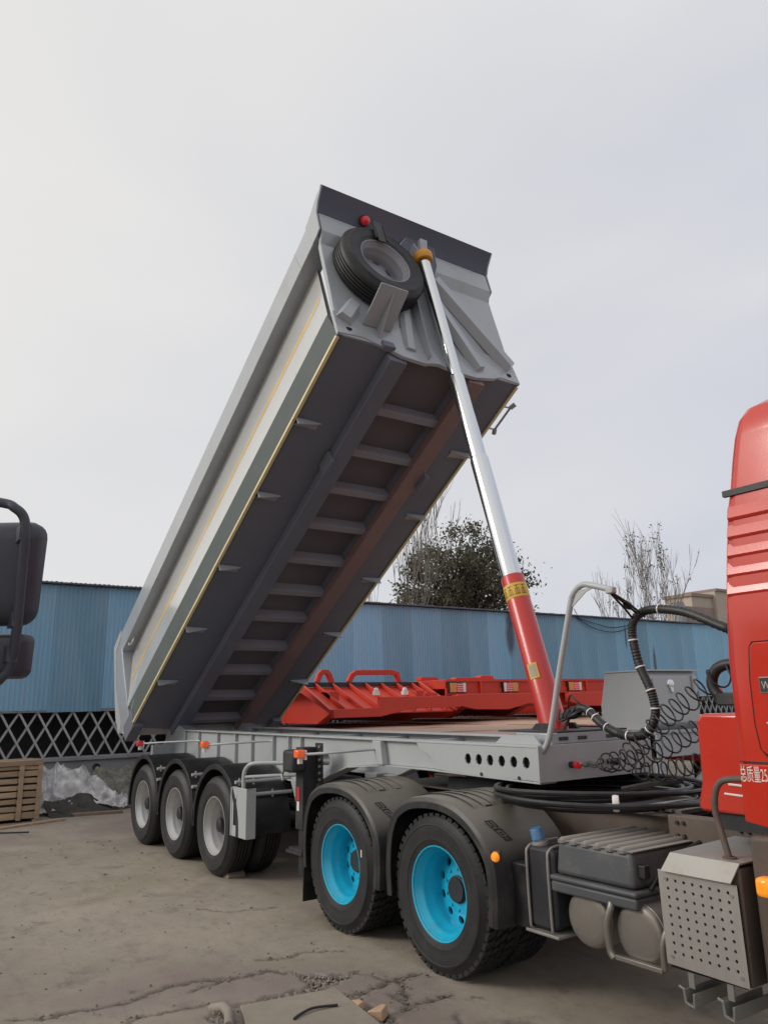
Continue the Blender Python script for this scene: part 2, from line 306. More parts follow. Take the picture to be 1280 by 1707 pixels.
def holed_plate(mb, place, nx, ny, x0, x1, y0, y1, rx, ry, th):
    """plate of nx*ny cells, each with an open round hole; place(x, y, h) gives the point h behind the face"""
    for i in range(nx):
        for j in range(ny):
            ax, bx = x0+(x1-x0)*i/nx, x0+(x1-x0)*(i+1)/nx; ay, by = y0+(y1-y0)*j/ny, y0+(y1-y0)*(j+1)/ny
            cx, cy, hx, hy = (ax+bx)/2, (ay+by)/2, (bx-ax)/2, (by-ay)/2
            sq = [(1, 0), (1, 1), (0, 1), (-1, 1), (-1, 0), (-1, -1), (0, -1), (1, -1)]
            vs = [place(cx+a*hx, cy+b*hy, 0) for a, b in sq]
            for h in (0, th): vs += [place(cx+rx*math.cos(math.pi*k/4), cy+ry*math.sin(math.pi*k/4), h) for k in range(8)]
            fs = [(k, (k+1) % 8, 8+(k+1) % 8, 8+k) for k in range(8)]+[(8+k, 8+(k+1) % 8, 16+(k+1) % 8, 16+k) for k in range(8)]
            mb.add(vs, fs)
def text_mesh(body, size, m, name, parent, mw, sx=1.0, ext=.0015):
    cu = bpy.data.curves.new(name, 'FONT'); cu.body = body; cu.size = size; cu.extrude = ext; cu.resolution_u = 3
    t = bpy.data.objects.new(name, cu); COL.objects.link(t); bpy.context.view_layer.update()
    me = bpy.data.meshes.new_from_object(t.evaluated_get(bpy.context.evaluated_depsgraph_get())); bpy.data.objects.remove(t)
    me.transform(mw @ Matrix.Diagonal((sx, 1, 1, 1))); me.materials.clear(); me.materials.append(M[m])
    vs = [v.co.copy() for v in me.vertices]; o_ = sum(vs, Vector())/max(1, len(vs)); me.transform(Matrix.Translation(-o_))
    o = bpy.data.objects.new(name, me); COL.objects.link(o); o.parent = parent; o.location = o_-ORG[parent]; ORG[o] = o_
    return o
# ------------------------------------------------------------------ ground: one sheet, finely meshed where its cracks show
CRACKS = [[(-0.927, -1.782), (-0.992, -1.597), (-0.978, -1.411), (-0.917, -1.237), (-0.855, -1.06), (-0.877, -0.886), (-0.721, -0.821)], [(-0.807, -1.497), (-0.867, -1.346), (-0.874, -1.211), (-0.842, -1.043)], [(-1.035, -2.583), (-0.928, -2.414), (-0.967, -2.264), (-0.898, -2.079), (-0.896, -1.871), (-0.927, -1.782)], [(-0.536, -1.996), (-0.602, -1.903), (-0.549, -1.788), (-0.541, -1.636), (-0.504, -1.491), (-0.48, -1.379)], [(-0.44, -0.553), (-0.432, -0.442), (-0.335, -0.366), (-0.169, -0.321), (-0.145, -0.178), (-0.165, -0.072)], [(-0.169, -0.321), (-0.097, -0.447), (-0.083, -0.569), (-0.088, -0.676), (-0.065, -0.779)], [(-0.169, -0.321), (-0.072, -0.271), (0.111, -0.388), (0.277, -0.5), (0.349, -0.591)], [(0.309, -0.169), (0.298, -0.314), (0.309, -0.472), (0.328, -0.558)], [(0.047, -0.47), (0.194, -0.48), (0.214, -0.454)], [(-1.128, -0.862), (-1.037, -0.658), (-1.074, -0.509), (-0.902, -0.236)], [(-2.835, -0.646), (-2.568, -0.488), (-2.486, -0.254), (-2.41, -0.043)], [(0.702, -0.417), (0.612, -0.37), (0.565, -0.312)]]
RUBBLE = [[(-0.749, -0.806), (-0.598, -0.695), (-0.412, -0.498), (-0.302, -0.698), (-0.235, -0.896), (-0.302, -1.167), (-0.343, -1.397), (-0.325, -1.514), (-0.4, -1.533), (-0.396, -1.27), (-0.371, -0.912), (-0.449, -0.813)], [(-0.172, -0.728), (-0.041, -0.647), (0.205, -0.738), (0.395, -0.82), (0.483, -0.707), (0.274, -0.65)], [(-0.409, -1.529), (-0.339, -1.439), (-0.102, -1.463), (-0.213, -1.608)]]
def seg_d(px, py, a, b):
    dx, dy = b[0]-a[0], b[1]-a[1]; t = max(0, min(1, ((px-a[0])*dx+(py-a[1])*dy)/(dx*dx+dy*dy+1e-12))); return math.hypot(px-a[0]-t*dx, py-a[1]-t*dy)
def inside(px, py, P):
    c = False
    for i in range(len(P)):
        (x0, y0), (x1, y1) = P[i-1], P[i]
        if (y0 > py) != (y1 > py) and px < (x1-x0)*(py-y0)/(y1-y0)+x0: c = not c
    return c
def make_ground():
    X0, X1, Y0, Y1, st = -4.6, 2.0, -2.9, 0.5, .02
    nx, ny = int(round((X1-X0)/st)), int(round((Y1-Y0)/st))
    segs = []
    for c in CRACKS:
        w = random.uniform(.009, .016)
        for i in range(len(c)-1): segs.append((c[i], c[i+1], w))
    cell = {}
    for s_ in segs:
        a, b, w = s_
        for i in range(int((min(a[0], b[0])-.12-X0)/.1), int((max(a[0], b[0])+.12-X0)/.1)+1):
            for j in range(int((min(a[1], b[1])-.12-Y0)/.1), int((max(a[1], b[1])+.12-Y0)/.1)+1): cell.setdefault((i, j), []).append(s_)
    V, D, F = [], [], []
    for i in range(nx+1):
        for j in range(ny+1):
            x, y = X0+i*st, Y0+j*st
            edge = min(1, min(i, nx-i)/10, min(j, ny-j)/10)
            v = Vector((x, y, 0)); z = edge*(.010*mnoise.noise(v*1.7)+.005*mnoise.noise(v*6)); d = 0
            L = cell.get((int((x-X0)/.1), int((y-Y0)/.1)))
            if L:
                jx = x+.035*mnoise.noise(v*11+Vector((3, 0, 0)))+.012*mnoise.noise(v*40); jy = y+.035*mnoise.noise(v*11+Vector((0, 7, 5)))+.012*mnoise.noise(v*40+Vector((9, 0, 0)))
                q = min((seg_d(jx, jy, a, b)-w*(.6+.9*abs(mnoise.noise(v*5)))) for a, b, w in L)
                if q < .012: k = min(1, 1-q/.012); d = min(1, .85*k); z -= .016*k*edge
                elif q < .05: d = .25*(1-q/.05)
            if -.9 < x < .6 and -1.7 < y < -.4:
                jx = x+.06*mnoise.noise(v*9); jy = y+.06*mnoise.noise(v*9+Vector((4, 4, 0)))
                for R in RUBBLE:
                    if inside(jx, jy, R): z = -.022+.012*mnoise.noise(v*35); d = max(d, .55+.4*mnoise.noise(v*16))
            V.append((x, y, z)); D.append(max(0, d))
    for i in range(nx):
        for j in range(ny): a = i*(ny+1)+j; F.append((a, a+ny+1, a+ny+2, a+1))
    o = len(V); B_ = 400
    V += [(-B_, -B_, 0), (B_, -B_, 0), (B_, B_, 0), (-B_, B_, 0)]; D += [0]*4
    c00, c10, c11, c01 = 0, nx*(ny+1), nx*(ny+1)+ny, ny
    bot = [i*(ny+1) for i in range(nx+1)]; rgt = [nx*(ny+1)+j for j in range(ny+1)]; top = [i*(ny+1)+ny for i in range(nx, -1, -1)]; lft = [j for j in range(ny, -1, -1)]
    for ring, (a, b) in ((bot, (o, o+1)), (rgt, (o+1, o+2)), (top, (o+2, o+3)), (lft, (o+3, o))): F.append(tuple([a, b]+ring[::-1]))
    me = bpy.data.meshes.new('ground'); me.from_pydata(V, [], F); me.update()
    at = me.attributes.new('dirt', 'FLOAT', 'POINT'); at.data.foreach_set('value', D)
    me.polygons.foreach_set('use_smooth', [True]*len(F)); me.materials.append(M['ground'])
    g = bpy.data.objects.new('ground', me); COL.objects.link(g); g['kind'] = 'structure'
make_ground()
def rock(mb, c, r):
    vs = []
    for a, b, d in ((0, 0, 1), (0, 0, -.6), (1, 0, 0), (-1, 0, 0), (0, 1, 0), (0, -1, 0), (.6, .6, .45), (-.6, .6, .45), (.6, -.6, .45), (-.6, -.6, .45)):
        k = r*random.uniform(.7, 1.2); vs.append((c[0]+a*k, c[1]+b*k, c[2]+d*k*.75))
    mb.add(vs, [(0, 2, 6), (0, 6, 4), (0, 4, 7), (0, 7, 3), (0, 3, 9), (0, 9, 5), (0, 5, 8), (0, 8, 2), (2, 4, 6), (4, 3, 7), (3, 5, 9), (5, 2, 8), (1, 4, 2), (1, 3, 4), (1, 5, 3), (1, 2, 5)])
mb = MB()
for k in range(2300):
    R = RUBBLE[0] if random.random() < .72 else random.choice(RUBBLE[1:])
    xs, ys = [p[0] for p in R], [p[1] for p in R]
    x, y = random.uniform(min(xs), max(xs)), random.uniform(min(ys), max(ys))
    if inside(x, y, R): r = random.choice((.006, .008, .011, .014, .022)); rock(mb, (x, y, -.016+r*.3), r)
for k in range(420):
    c = random.choice(CRACKS[:10]); i = random.randrange(len(c)-1); t = random.random()
    rock(mb, (c[i][0]+(c[i+1][0]-c[i][0])*t+random.gauss(0, .035), c[i][1]+(c[i+1][1]-c[i][1])*t+random.gauss(0, .035), .0), random.choice((.004, .005, .007, .010)))
for k in range(260):
    rock(mb, (random.uniform(-6, 1.2), random.uniform(-2.7, -.1), .002), random.choice((.003, .004, .006, .009)))
tag(mb.build('rubble', 'stone', smooth=5), 'loose gravel lying in the broken strips of the yard concrete', 'gravel', None, 'stuff')

mb = MB()
for k in range(80):
    x, y, s_ = random.uniform(-8, 1.5), random.uniform(-2.8, -.05), random.uniform(.008, .028); a = random.uniform(0, 3.14); c_, d_ = math.cos(a)*s_, math.sin(a)*s_
    mb.add([(x-c_, y-d_, .004), (x+d_*.4, y-c_*.4, .012), (x+c_, y+d_, .006), (x-d_*.4, y+c_*.4, .014)], [(0, 1, 2, 3)])
tag(mb.build('dry_leaf_litter', 'mound', smooth=5), 'scattered dark dry leaf bits on the concrete yard', 'leaf litter', None, 'stuff')
# slab, rod, pipe, brick bits
mb = MB(); mb.prism([(-0.292, -1.379), (-0.184, -0.744), (0.448, -0.829), (0.641, -0.881), (0.151, -1.52), (-0.10, -1.44)], 'z', -.02, .032)
tag(mb.build('concrete_slab', 'slab', bevel=.006), 'flat grey concrete slab lying beside the gravel in the foreground', 'slab')
mb = MB(); mb.tube(smooth_path([(0.13, -1.22, .04), (0.097, -1.163, .042), (0.069, -1.066, .046), (.085, -.97, .043), (0.106, -0.904, .04)], 5), .008, 8)
tag(mb.build('bent_rod', 'dark'), 'dark bent rod lying on the flat concrete slab', 'rod')
mb = MB(); mb.tube([(-.45, -1.50, -.005), (-.33, -1.47, .03), (-.18, -1.50, .045), (0, -1.58, .04)], .03, 10)
tag(mb.build('buried_pipe', 'slab'), 'short pale pipe half buried beside the left end of the slab', 'pipe')
for nm, pts, h, lab in (('brick_fragment', [(0.045, -0.77), (0.10, -0.735), (0.165, -0.745), (.17, -.79)], .035, 'small pale brick chip at the far edge of the slab'),
                   ('brick_fragment', [(0.285, -0.80), (0.284, -0.69), (.33, -.68), (0.384, -0.76)], .05, 'larger orange brick lump at the right edge of the slab')):
    mb = MB(); mb.prism(pts, 'z', -.01, h); b = mb.build(nm, 'brick', bevel=.006); b.rotation_euler = (rad(9), rad(-7), 0); tag(b, lab, 'brick piece', 'broken brick pieces by the slab')

# ------------------------------------------------------------------ blue shed with lattice vents
WX = -13.0
shed = thing('blue_shed', (WX-4, 10, 0), 'long blue corrugated sheet metal shed with concrete lattice vents below', 'shed')
y = -12.0; pz = 0
sheet_proto = None
while y < 40:
    w = random.choice((.82, .9, .98, 1.05, 1.12)); zb = 1.84+random.uniform(-.05, .05); off = random.uniform(-.006, .012)
    n = int(w/.09); V = []; F = []
    rows = (zb, 2.6, 3.5, 4.50+random.uniform(-.02, .01))
    tilt = random.uniform(-.012, .012); cols = []
    for k in range(n):
        for dy, dx in ((0, 0), (.030, 0), (.044, .016), (.076, .016)): cols.append((y+(k+dy/.09)*w/n, WX+.02+off+dx))
    cols.append((y+w, WX+.02+off))
    mb = MB()
    for r_, z in enumerate(rows):
        wob = random.uniform(-.006, .006) if r_ in (1, 2) else 0
        V += [(x+wob, yy+tilt*(z-3), z+(random.uniform(-.004, .004) if r_ == 0 else 0)) for yy, x in cols]
    m = len(cols)
    mb.add(V, [(r_*m+k, r_*m+k+1, (r_+1)*m+k+1, (r_+1)*m+k) for r_ in range(3) for k in range(m-1)])
    mb.build('metal_sheet', 'shed', shed, smooth=20)
    y += w-.03
mb = MB(); mb.prism([(WX+.16, 4.50), (WX+.16, 4.535), (WX-8, 5.6), (WX-8, 5.56)], 'y', -12.2, 40.2)
for k in range(520): mb.box(WX+.05, WX+.175, -12.2+k*.1, -12.2+k*.1+.05, 4.505, 4.525+random.uniform(.012, .024))
mb.build('roof_sheet', 'roof', shed)
mb = MB(); mb.prism([(WX-.30, 0), (WX-.30, .88), (WX+.06, .88), (WX+.06, .80), (WX, .80), (WX, 0)], 'y', -12, 40)
mb.build('plinth_wall', 'conc', shed, bevel=.008)
mb = MB(); mb.box(WX-.3, WX+.01, -12, 40, 1.80, 1.96); mb.build('lintel_beam', 'conc', shed)
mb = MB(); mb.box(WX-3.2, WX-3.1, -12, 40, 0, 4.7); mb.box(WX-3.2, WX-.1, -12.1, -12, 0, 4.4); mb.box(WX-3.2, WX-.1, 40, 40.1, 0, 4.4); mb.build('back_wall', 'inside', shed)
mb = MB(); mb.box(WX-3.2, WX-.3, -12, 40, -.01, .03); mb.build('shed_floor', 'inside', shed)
PIT = .352
k = 0
SL = {}
for i in range(-10, 75):
    for sgn in (-1, 1):
        y0 = .93+i*PIT; L = PIT*1.5*sgn
        a = math.atan2(.92, L)
        if sgn not in SL:
            mb = MB(); hw = .021; nx_, nz_ = -math.sin(a)*hw, math.cos(a)*hw
            xo = WX-.02 if sgn < 0 else WX-.05
            mb.prism([(y0+nx_, .88+nz_), (y0-nx_, .88-nz_), (y0+L-nx_, 1.80-nz_), (y0+L+nx_, 1.80+nz_)], 'x', xo-.045, xo); SL[sgn] = mb.build('lattice_slat', 'slat', shed, bevel=.004, seg=1); base = y0
            SL[sgn]['y0'] = y0
        else:
            c = SL[sgn].copy(); COL.objects.link(c); c.location.y += y0-SL[sgn]['y0']
for sgn in SL: del SL[sgn]['y0']
mb = MB(); mb.lathe([(.07, 0), (.07, .14), (.05, .14), (.05, 0)], (WX-.04, .936, .65), (1, 0, 0), 16); mb.build('drain_pipe', 'dark', shed)
mb = MB()
for dz in (0, .16): mb.tube(smooth_path([(-12.9, 16.2, 4.46), (-12.88, 16.9, 4.16+dz), (-12.88, 17.9, 4.03+dz), (-12.88, 18.8, 4.2+dz*.6), (-12.9, 19.3, 4.45)], 6), .014, 6)
mb.tube([(-12.9, 16.1, 4.75), (-12.88, 16.35, 4.35)], .012, 6)
tag(mb.build('hanging_cable', 'dark'), 'thin black cable loops hanging under the eaves of the blue shed', 'cable')

# ------------------------------------------------------------------ distant building and chimney
bd = thing('beige_building', (-44, 70, 0), 'beige flat roofed building with brown bands behind the shed on the right', 'building')
mb = MB(); mb.box(-43, -40, 63.3, 66.7, 0, 11.25); mb.build('wall', 'bldg', bd)
mb = MB(); mb.box(-43, -39.6, 66.7, 78, 0, 11.9); mb.build('tower_wall', 'bldg', bd)
mb = MB(); mb.box(-43.2, -39.8, 63.1, 66.7, 11.25, 11.55); mb.box(-43.2, -39.4, 66.68, 78.2, 11.9, 12.15); mb.build('parapet', 'bldg2', bd)
mb = MB(); mb.box(-39.99, -39.9, 61.6, 66.69, 8.3, 10.2); mb.build('brown_band', 'bldg2', bd)
mb = MB(); mb.box(-41, -40.02, 61.6, 63.28, 0, 10.1); mb.build('side_wing', 'bldg2', bd)
for yy in (64, 65.4): 
    mb = MB(); mb.box(-39.98, -39.93, yy, yy+.9, 6.2, 7.6); mb.build('window', 'glass', bd)
mb = MB(); mb.lathe([(.01, 0), (.62, 0), (.62, 10.2), (.55, 10.5), (.01, 10.5)], (-40, 61.0, 0), (0, 0, 1), 20)
mb.lathe([(.66, 9.9), (.66, 10.15), (.6, 10.15), (.6, 9.9)], (-40, 61.0, 0), (0, 0, 1), 20, closed=True)
tag(mb.build('chimney', 'conc'), 'short round grey chimney standing just left of the beige building', 'chimney')

# ------------------------------------------------------------------ trees behind the shed
def branch(mb, p, d, L, r, lev, maxlev, tips, spread, n=5, up_=.18):
    pts = [p]; q = Vector(p); dd = Vector(d).normalized(); k = 4
    for i in range(k):
        dd = (dd+Vector((random.gauss(0, .09), random.gauss(0, .09), random.gauss(0, .05)+up_*.25))).normalized(); q = q+dd*L/k; pts.append(q.copy())
    rs = [r*(1-.5*i/k) for i in range(k+1)]
    mb.tube(pts, rs, n if lev < 2 else 4, caps=False)
    if lev >= maxlev: tips.append(pts[-1]); return
    for c in range(random.choice((3, 3, 4)) if lev < 2 else random.choice((2, 3, 3))):
        t = random.choice((2, 3, 4)) if c else 4; a = pts[t]
        nd = (dd+Vector((random.gauss(0, spread), random.gauss(0, spread), random.gauss(0, spread*.5)+up_))).normalized()
        branch(mb, a, nd, L*random.uniform(.58, .82), max(.011, rs[t]*random.uniform(.55, .72)), lev+1, maxlev, tips, spread, n, up_)
def leaf(mb, c, s):
    n = Vector((random.gauss(0, 1), random.gauss(0, 1), random.gauss(0, 1)+.3)).normalized(); a = n.orthogonal().normalized(); b = n.cross(a); t = random.random()*6.28
    a, b = a*math.cos(t)+b*math.sin(t), b*math.cos(t)-a*math.sin(t)
    mb.add([c-a*s, c+b*s*.5, c+a*s, c-b*s*.5], [(0, 1, 2, 3)])
def leaf_object(name, verts_mb, m, parent):
    o_ = ORG[parent]; me = bpy.data.meshes.new(name); me.from_pydata([v-o_ for v in verts_mb.V], [], verts_mb.F); me.materials.append(M[m])
    o = bpy.data.objects.new(name, me); COL.objects.link(o); o.parent = parent; return o
# dense evergreen
tr = thing('evergreen_tree', (-26, 22.1, 0), 'dense dark green leafy tree rising above the blue shed roof', 'tree')
mb = MB(); tips = []
mb.tube([(-26, 22.1, 0), (-26, 22.2, 2.5), (-26.1, 22.0, 4.6)], [.34, .28, .24], 9)
random.seed(21)
clumps = []
for k in range(130):
    while True:
        x, y, z = random.uniform(-1, 1), random.uniform(-1, 1), random.uniform(-1, 1)
        if x*x+y*y+z*z < 1: break
    cy_ = 23.3+y*3.9; cz_ = 7.9+z*2.9
    if cz_ > 8.4 and abs(cy_-23.5) > 3.4-(cz_-8.4)*.85+random.uniform(-.5, .3): continue
    clumps.append((Vector((-26+x*2.4, cy_, cz_)), random.uniform(.38, .85)))
for yy, zz, r_ in ((20.0, 8.3, .6), (21.2, 9.4, .5), (22.2, 10.4, .55), (23.2, 10.7, .5), (24.4, 10.5, .6), (25.6, 10.0, .55), (26.5, 9.5, .45), (26.9, 8.3, .45), (27.3, 7.6, .35), (25.2, 9.0, .6), (19.2, 7.3, .6), (19.6, 6.6, .6), (21.5, 6.5, .7), (24, 6.4, .7), (18.6, 6.6, .5), (27.2, 6.6, .4)): clumps.append((Vector((-26+random.uniform(-1, 1), yy, zz)), r_))
clumps = [(c+Vector((0, -.6, 0)), r_) for c, r_ in clumps]
for c, r_ in clumps:
    a = Vector((-26.1+random.uniform(-.3, .3), 22.0+random.uniform(-.5, .5), random.uniform(4.2, 6.8))); mid = a.lerp(c, .55)+Vector((random.gauss(0, .25), random.gauss(0, .25), .3))
    mb.tube([a, mid, c], [.07, .04, .015], 5, caps=False)
mb.build('trunk', 'bark', tr)
lv = MB()
for c, r_ in clumps:
    for k in range(int(150*r_*r_+46)):
        d = Vector((random.gauss(0, .5), random.gauss(0, .5), random.gauss(0, .42)))*r_; leaf(lv, c+d, random.uniform(.07, .14))
    for k in range(8): leaf(lv, c+Vector((random.gauss(0, .65), random.gauss(0, .65), random.gauss(0, .6)))*r_, random.uniform(.06, .10))
leaf_object('crown', lv, 'leaf', tr)
# bare trees
def bare_tree(loc, H, lab, leafy, seed, spread=.34, stems=3, group='leafless trees behind the shed', r0=.13, lean=(0, 0)):
    random.seed(seed)
    t = thing('bare_tree', loc, lab, 'tree', group); m_ = MB(); tips = []; b = Vector(loc)
    for s_ in range(stems):
        d = Vector((random.gauss(0, .13)+lean[0], random.gauss(0, .13)+lean[1], 1)); branch(m_, b, d, H*.44, r0, 0, 4, tips, spread, 6, .30)
    m_.build('trunk', 'greybark', t)
    if leafy:
        l_ = MB()
        for p in random.sample(tips, min(len(tips), leafy)):
            for k in range(random.choice((3, 5, 8))): leaf(l_, p+Vector((random.gauss(0, .12), random.gauss(0, .12), random.gauss(0, .12))), random.uniform(.06, .11))
        leaf_object('dry_leaves', l_, 'leaf2', t)
    return t
bare_tree((-25, 37.6, 0), 10.3, 'bare twiggy tree with a few dry leaves behind the shed on the right', 50, 5, .19, 3, r0=.10)
bare_tree((-27, 41.0, 0), 9.2, 'smaller bare tree between the twiggy right hand tree and the red cab', 24, 11, .18, 2, r0=.08)
bare_tree((-24, 16.3, 0), 10.6, 'pale leafless tree showing just past the raised tipper body', 0, 3, .20, 2, lean=(0, .02), r0=.09)
bare_tree((-28, 18.0, 0), 11.2, 'tall thin leafless tree between the tipper body and the evergreen', 0, 8, .18, 2, lean=(0, .05), r0=.10)
bare_tree((-27, 36.0, 0), 8.3, 'low bare bush tree over the shed roof left of the twiggy tree', 14, 14, .26, 2, r0=.06)
# ------------------------------------------------------------------ wheels
def tyre_mb(c, ribs=True, h0=0.0):
    R = .535; pr = [(.300, .002), (.318, -.006), (.335, -.010), (.352, -.014), (.356, -.019), (.362, -.018), (.40, -.026), (.452, -.027), (.456, -.031), (.466, -.029), (.470, -.022), (.500, -.004), (.522, .016)]
    if ribs:
        pr.append((R, .034))
        for g in (.075, .112, .148, .185): pr += [(R, g-.007), (R-.016, g-.004), (R-.016, g+.004), (R, g+.007)]
        pr.append((R, .226))
    else: pr += [(R-.018, .03), (R-.018, .23)]
    pr += [(.522, .244), (.500, .264), (.462, .284), (.40, .286), (.335, .270), (.300, .258), (.296, .13)]
    mb = MB(); c = Vector(c); mb.lathe([(r, h+h0) for r, h in pr], c, (0, 1, 0), 72, closed=True)
    if not ribs:
        n = 46
        def blk(t0, t1, a, b, sk=0, r0=R-.03, r1=R):
            vs = []
            for r in (r0, r1):
                for (t, h) in ((t0, a), (t1, a), (t1+sk, b), (t0+sk, b)): vs.append(c+Vector((r*math.cos(t), h+h0, r*math.sin(t))))
            mb.add(vs, [(0, 1, 2, 3), (4, 7, 6, 5), (0, 4, 5, 1), (1, 5, 6, 2), (2, 6, 7, 3), (3, 7, 4, 0)])
        for k in range(n):
            t = 2*math.pi*k/n; d = 2*math.pi/n
            blk(t, t+d*.68, .002, .075, .5*d, R-.034); blk(t+.5*d, t+1.2*d, .185, .258, .5*d, R-.034)
            blk(t+.2*d, t+.85*d, .084, .126, .35*d); blk(t+.6*d, t+1.25*d, .134, .176, .35*d)
    return mb
def rim_mb(c, holes=10, rx=.15, ry=.031):
    mb = MB(); c = Vector(c)
    mb.lathe([(.300, .020), (.312, .012), (.318, .000), (.314, -.008), (.306, -.006), (.299, .006), (.290, .020), (.284, .040), (.270, .052), (.264, .075), (.262, .110), (.254, .122), (.251, .16), (.246, .205)], c, (0, 1, 0), 56)
    def place(t, r, h): return c+Vector((r*math.cos(t), .203-(.25-r)*.18+h, r*math.sin(t)))
    holed_plate(mb, place, holes, 1, 0, 2*math.pi, .160, .250, rx, ry, .02)
    # finer outer ring so that the dish reads round
    mb.lathe([(.160, .187), (.150, .181), (.10, .179), (.001, .178)], c, (0, 1, 0), 40)
    return mb
def make_wheel(parent, c, rim, lug=True, ribs=True, dual=True, hubm='black', hub_out=.0, flat=False):
    w = rim_mb(c).build('wheel', rim, parent, org=c)
    tyre_mb(c, ribs).build('tyre', 'rubber', w, org=c)
    if dual: tyre_mb(c, ribs, .335).build('tyre', 'rubber', w, org=c)
    c = Vector(c); mb = MB(); mb.lathe([(.096, .187), (.094, .168), (.075, .160), (.060, .160), (.056, .175), (.001, .175)] if flat else [(.112, .187), (.110, .11+hub_out), (.100, .097+hub_out), (.078, .092+hub_out), (.074, .05+hub_out*.85), (.05, .04+hub_out*.85), (.001, .038+hub_out*.85)], c, (0, 1, 0), 28)
    mb.build('hub', hubm, w, org=c)
    mb = MB()
    for k in range(10):
        t = 2*math.pi*(k+.5)/10; p = c+Vector((.138*math.cos(t), 0, .138*math.sin(t))); mb.tube([p+Vector((0, .19, 0)), p+Vector((0, .168 if flat else .148, 0))], .011 if flat else .014, 6)
    tag(mb.build('lug_nuts', rim if flat else hubm, w, org=c), kind='stuff')
    return w

# ------------------------------------------------------------------ the tipper trailer
TR = thing('tipper_trailer', (-3.5, 1.25, 0), 'grey end tipping semi trailer with its body raised on a red and chrome ram', 'tipper trailer')
# --- chassis
mb = MB()
webs = [(-7.35, 1.50), (-7.35, 1.05), (-2.98, 1.025), (-2.254, 1.235), (-1.6, 1.285), (-.86, 1.285), (.455, 1.262), (.455, 1.50)]
for y0, y1 in ((.665, .683), (1.817, 1.835)): mb.prism(webs, 'y', y0, y1)
for y0, y1 in ((.62, .79), (1.71, 1.88)):
    mb.box(-7.35, .468, y0, y1, 1.5005, 1.517)
    lower = [p for p in webs[1:7]]
    for (xa, za), (xb, zb) in zip(lower[:-1], lower[1:]): mb.prism([(xa, za-.016), (xb, zb-.016), (xb, zb-.001), (xa, za-.001)], 'y', y0, y1)
mb.box(.455, .473, .60, 1.90, 1.258, 1.520)
for x in (-7.2, -6.1, -5.0, -3.9, -2.9, -1.9): mb.box(x, x+.08, .69, 1.81, 1.25, 1.47)
mb.box(-1.5, .45, .70, 1.80, 1.262, 1.275)
frame = mb.build('chassis_frame', 'lightgrey', TR, bevel=.003)
# front side plate with six round openings
mb = MB(); pl = lambda x, z, h: (x, .6185+h, z)
holed_plate(mb, pl, 6, 1, -.415, .389, 1.335, 1.452, .040, .044, .014)
mb.box(.3892, .4545, .6185, .633, 1.265, 1.4995); mb.box(-.415, .389, .6185, .633, 1.4522, 1.4995); mb.box(-.415, .389, .6185, .633, 1.268, 1.3348)
mb.prism([(-1.05, 1.4995), (-.98, 1.44), (-.86, 1.40), (-.80, 1.345), (-.78, 1.29), (-.4152, 1.27), (-.4152, 1.4995)], 'y', .6185, .633)
mb.build('gooseneck_side_plate', 'lightgrey', frame)
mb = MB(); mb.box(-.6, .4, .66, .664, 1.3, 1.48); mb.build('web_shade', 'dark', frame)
for x, z in ((-.186, 1.283), (.242, 1.280)):
    mb = MB(); mb.cyl((x, .6185, z), (x, .608, z), .013, 8); mb.build('bolt', 'dark', frame)
for x in (-6.95, -6.35, -5.65, -5.05, -4.55, -3.95, -3.55, -3.25): 
    mb = MB(); mb.box(x, x+.012, .625, .664, 1.045, 1.4995); mb.build('stiffener', 'lightgrey', frame)
mb = MB(); mb.prism([(-1.74, 1.4995), (-1.60, 1.4995), (-1.56, 1.285), (-1.66, 1.285)], 'y', .595, .664); mb.build('stiffener_box', 'lightgrey', frame, bevel=.004)
mb = MB(); mb.box(-2.90, -2.70, .575, .664, 1.33, 1.345); mb.build('shelf_bracket', 'lightgrey', frame)
# ram support box on the gooseneck
mb = MB(); mb.box(.06, .44, .78, 1.72, 1.518, 1.60); ramb = mb.build('ram_support_box', 'grey', TR, bevel=.006)
for y in (.86, 1.07, 1.40):
    mb = MB(); mb.box(.44, .447, y, y+.10, 1.545, 1.572); mb.build('rubber_pad', 'black', ramb, bevel=.004)
for yy in (.70, 1.76):
    mb = MB(); mb.prism([(-.10, 1.518), (.0, 1.585), (.34, 1.585), (.40, 1.518)], 'y', yy, yy+.02); mb.build('support_gusset', 'lightgrey', ramb)
mb = MB(); mb.box(-.22, .44, .85, 1.66, 1.601, 1.612); mb.build('base_plate', 'dark', ramb)
# --- axles, springs and under-gear
for x in (-4.13, -5.44, -6.75):
    mb = MB(); mb.cyl((x, .15, .53), (x, 2.35, .53), .075, 16); mb.build('axle', 'dark', TR)
    for y in (.78, 1.60):
        mb = MB()
        for k in range(5): mb.box(x-.55+.07*k, x+.55-.07*k, y, y+.10, .66+.022*k, .68+.022*k)
        mb.build('leaf_spring', 'dark', TR)
for x in (-3.45, -4.78, -6.09, -7.35):
    for y in (.72, 1.62):
        mb = MB(); mb.prism([(x-.02, 1.04), (x+.24, 1.04), (x+.20, .86), (x+.16, .70), (x+.03, .70)], 'y', y, y+.16); mb.build('spring_hanger', 'lightgrey', TR, bevel=.006)
mb = MB(); mb.prism([(-3.24, 1.05), (-2.98, 1.05), (-3.0, .84), (-2.92, .70), (-3.06, .68), (-3.13, .86)], 'y', .50, .66); h_ = mb.build('front_hanger', 'lightgrey', TR, bevel=.006)
mb = MB(); mb.lathe([(.001, 0), (.12, .01), (.14, .06), (.14, .7), (.12, .75), (.001, .76)], (-3.35, 1.0, .95), (1, 0, 0), 18); mb.build('air_reservoir', 'dark', TR)
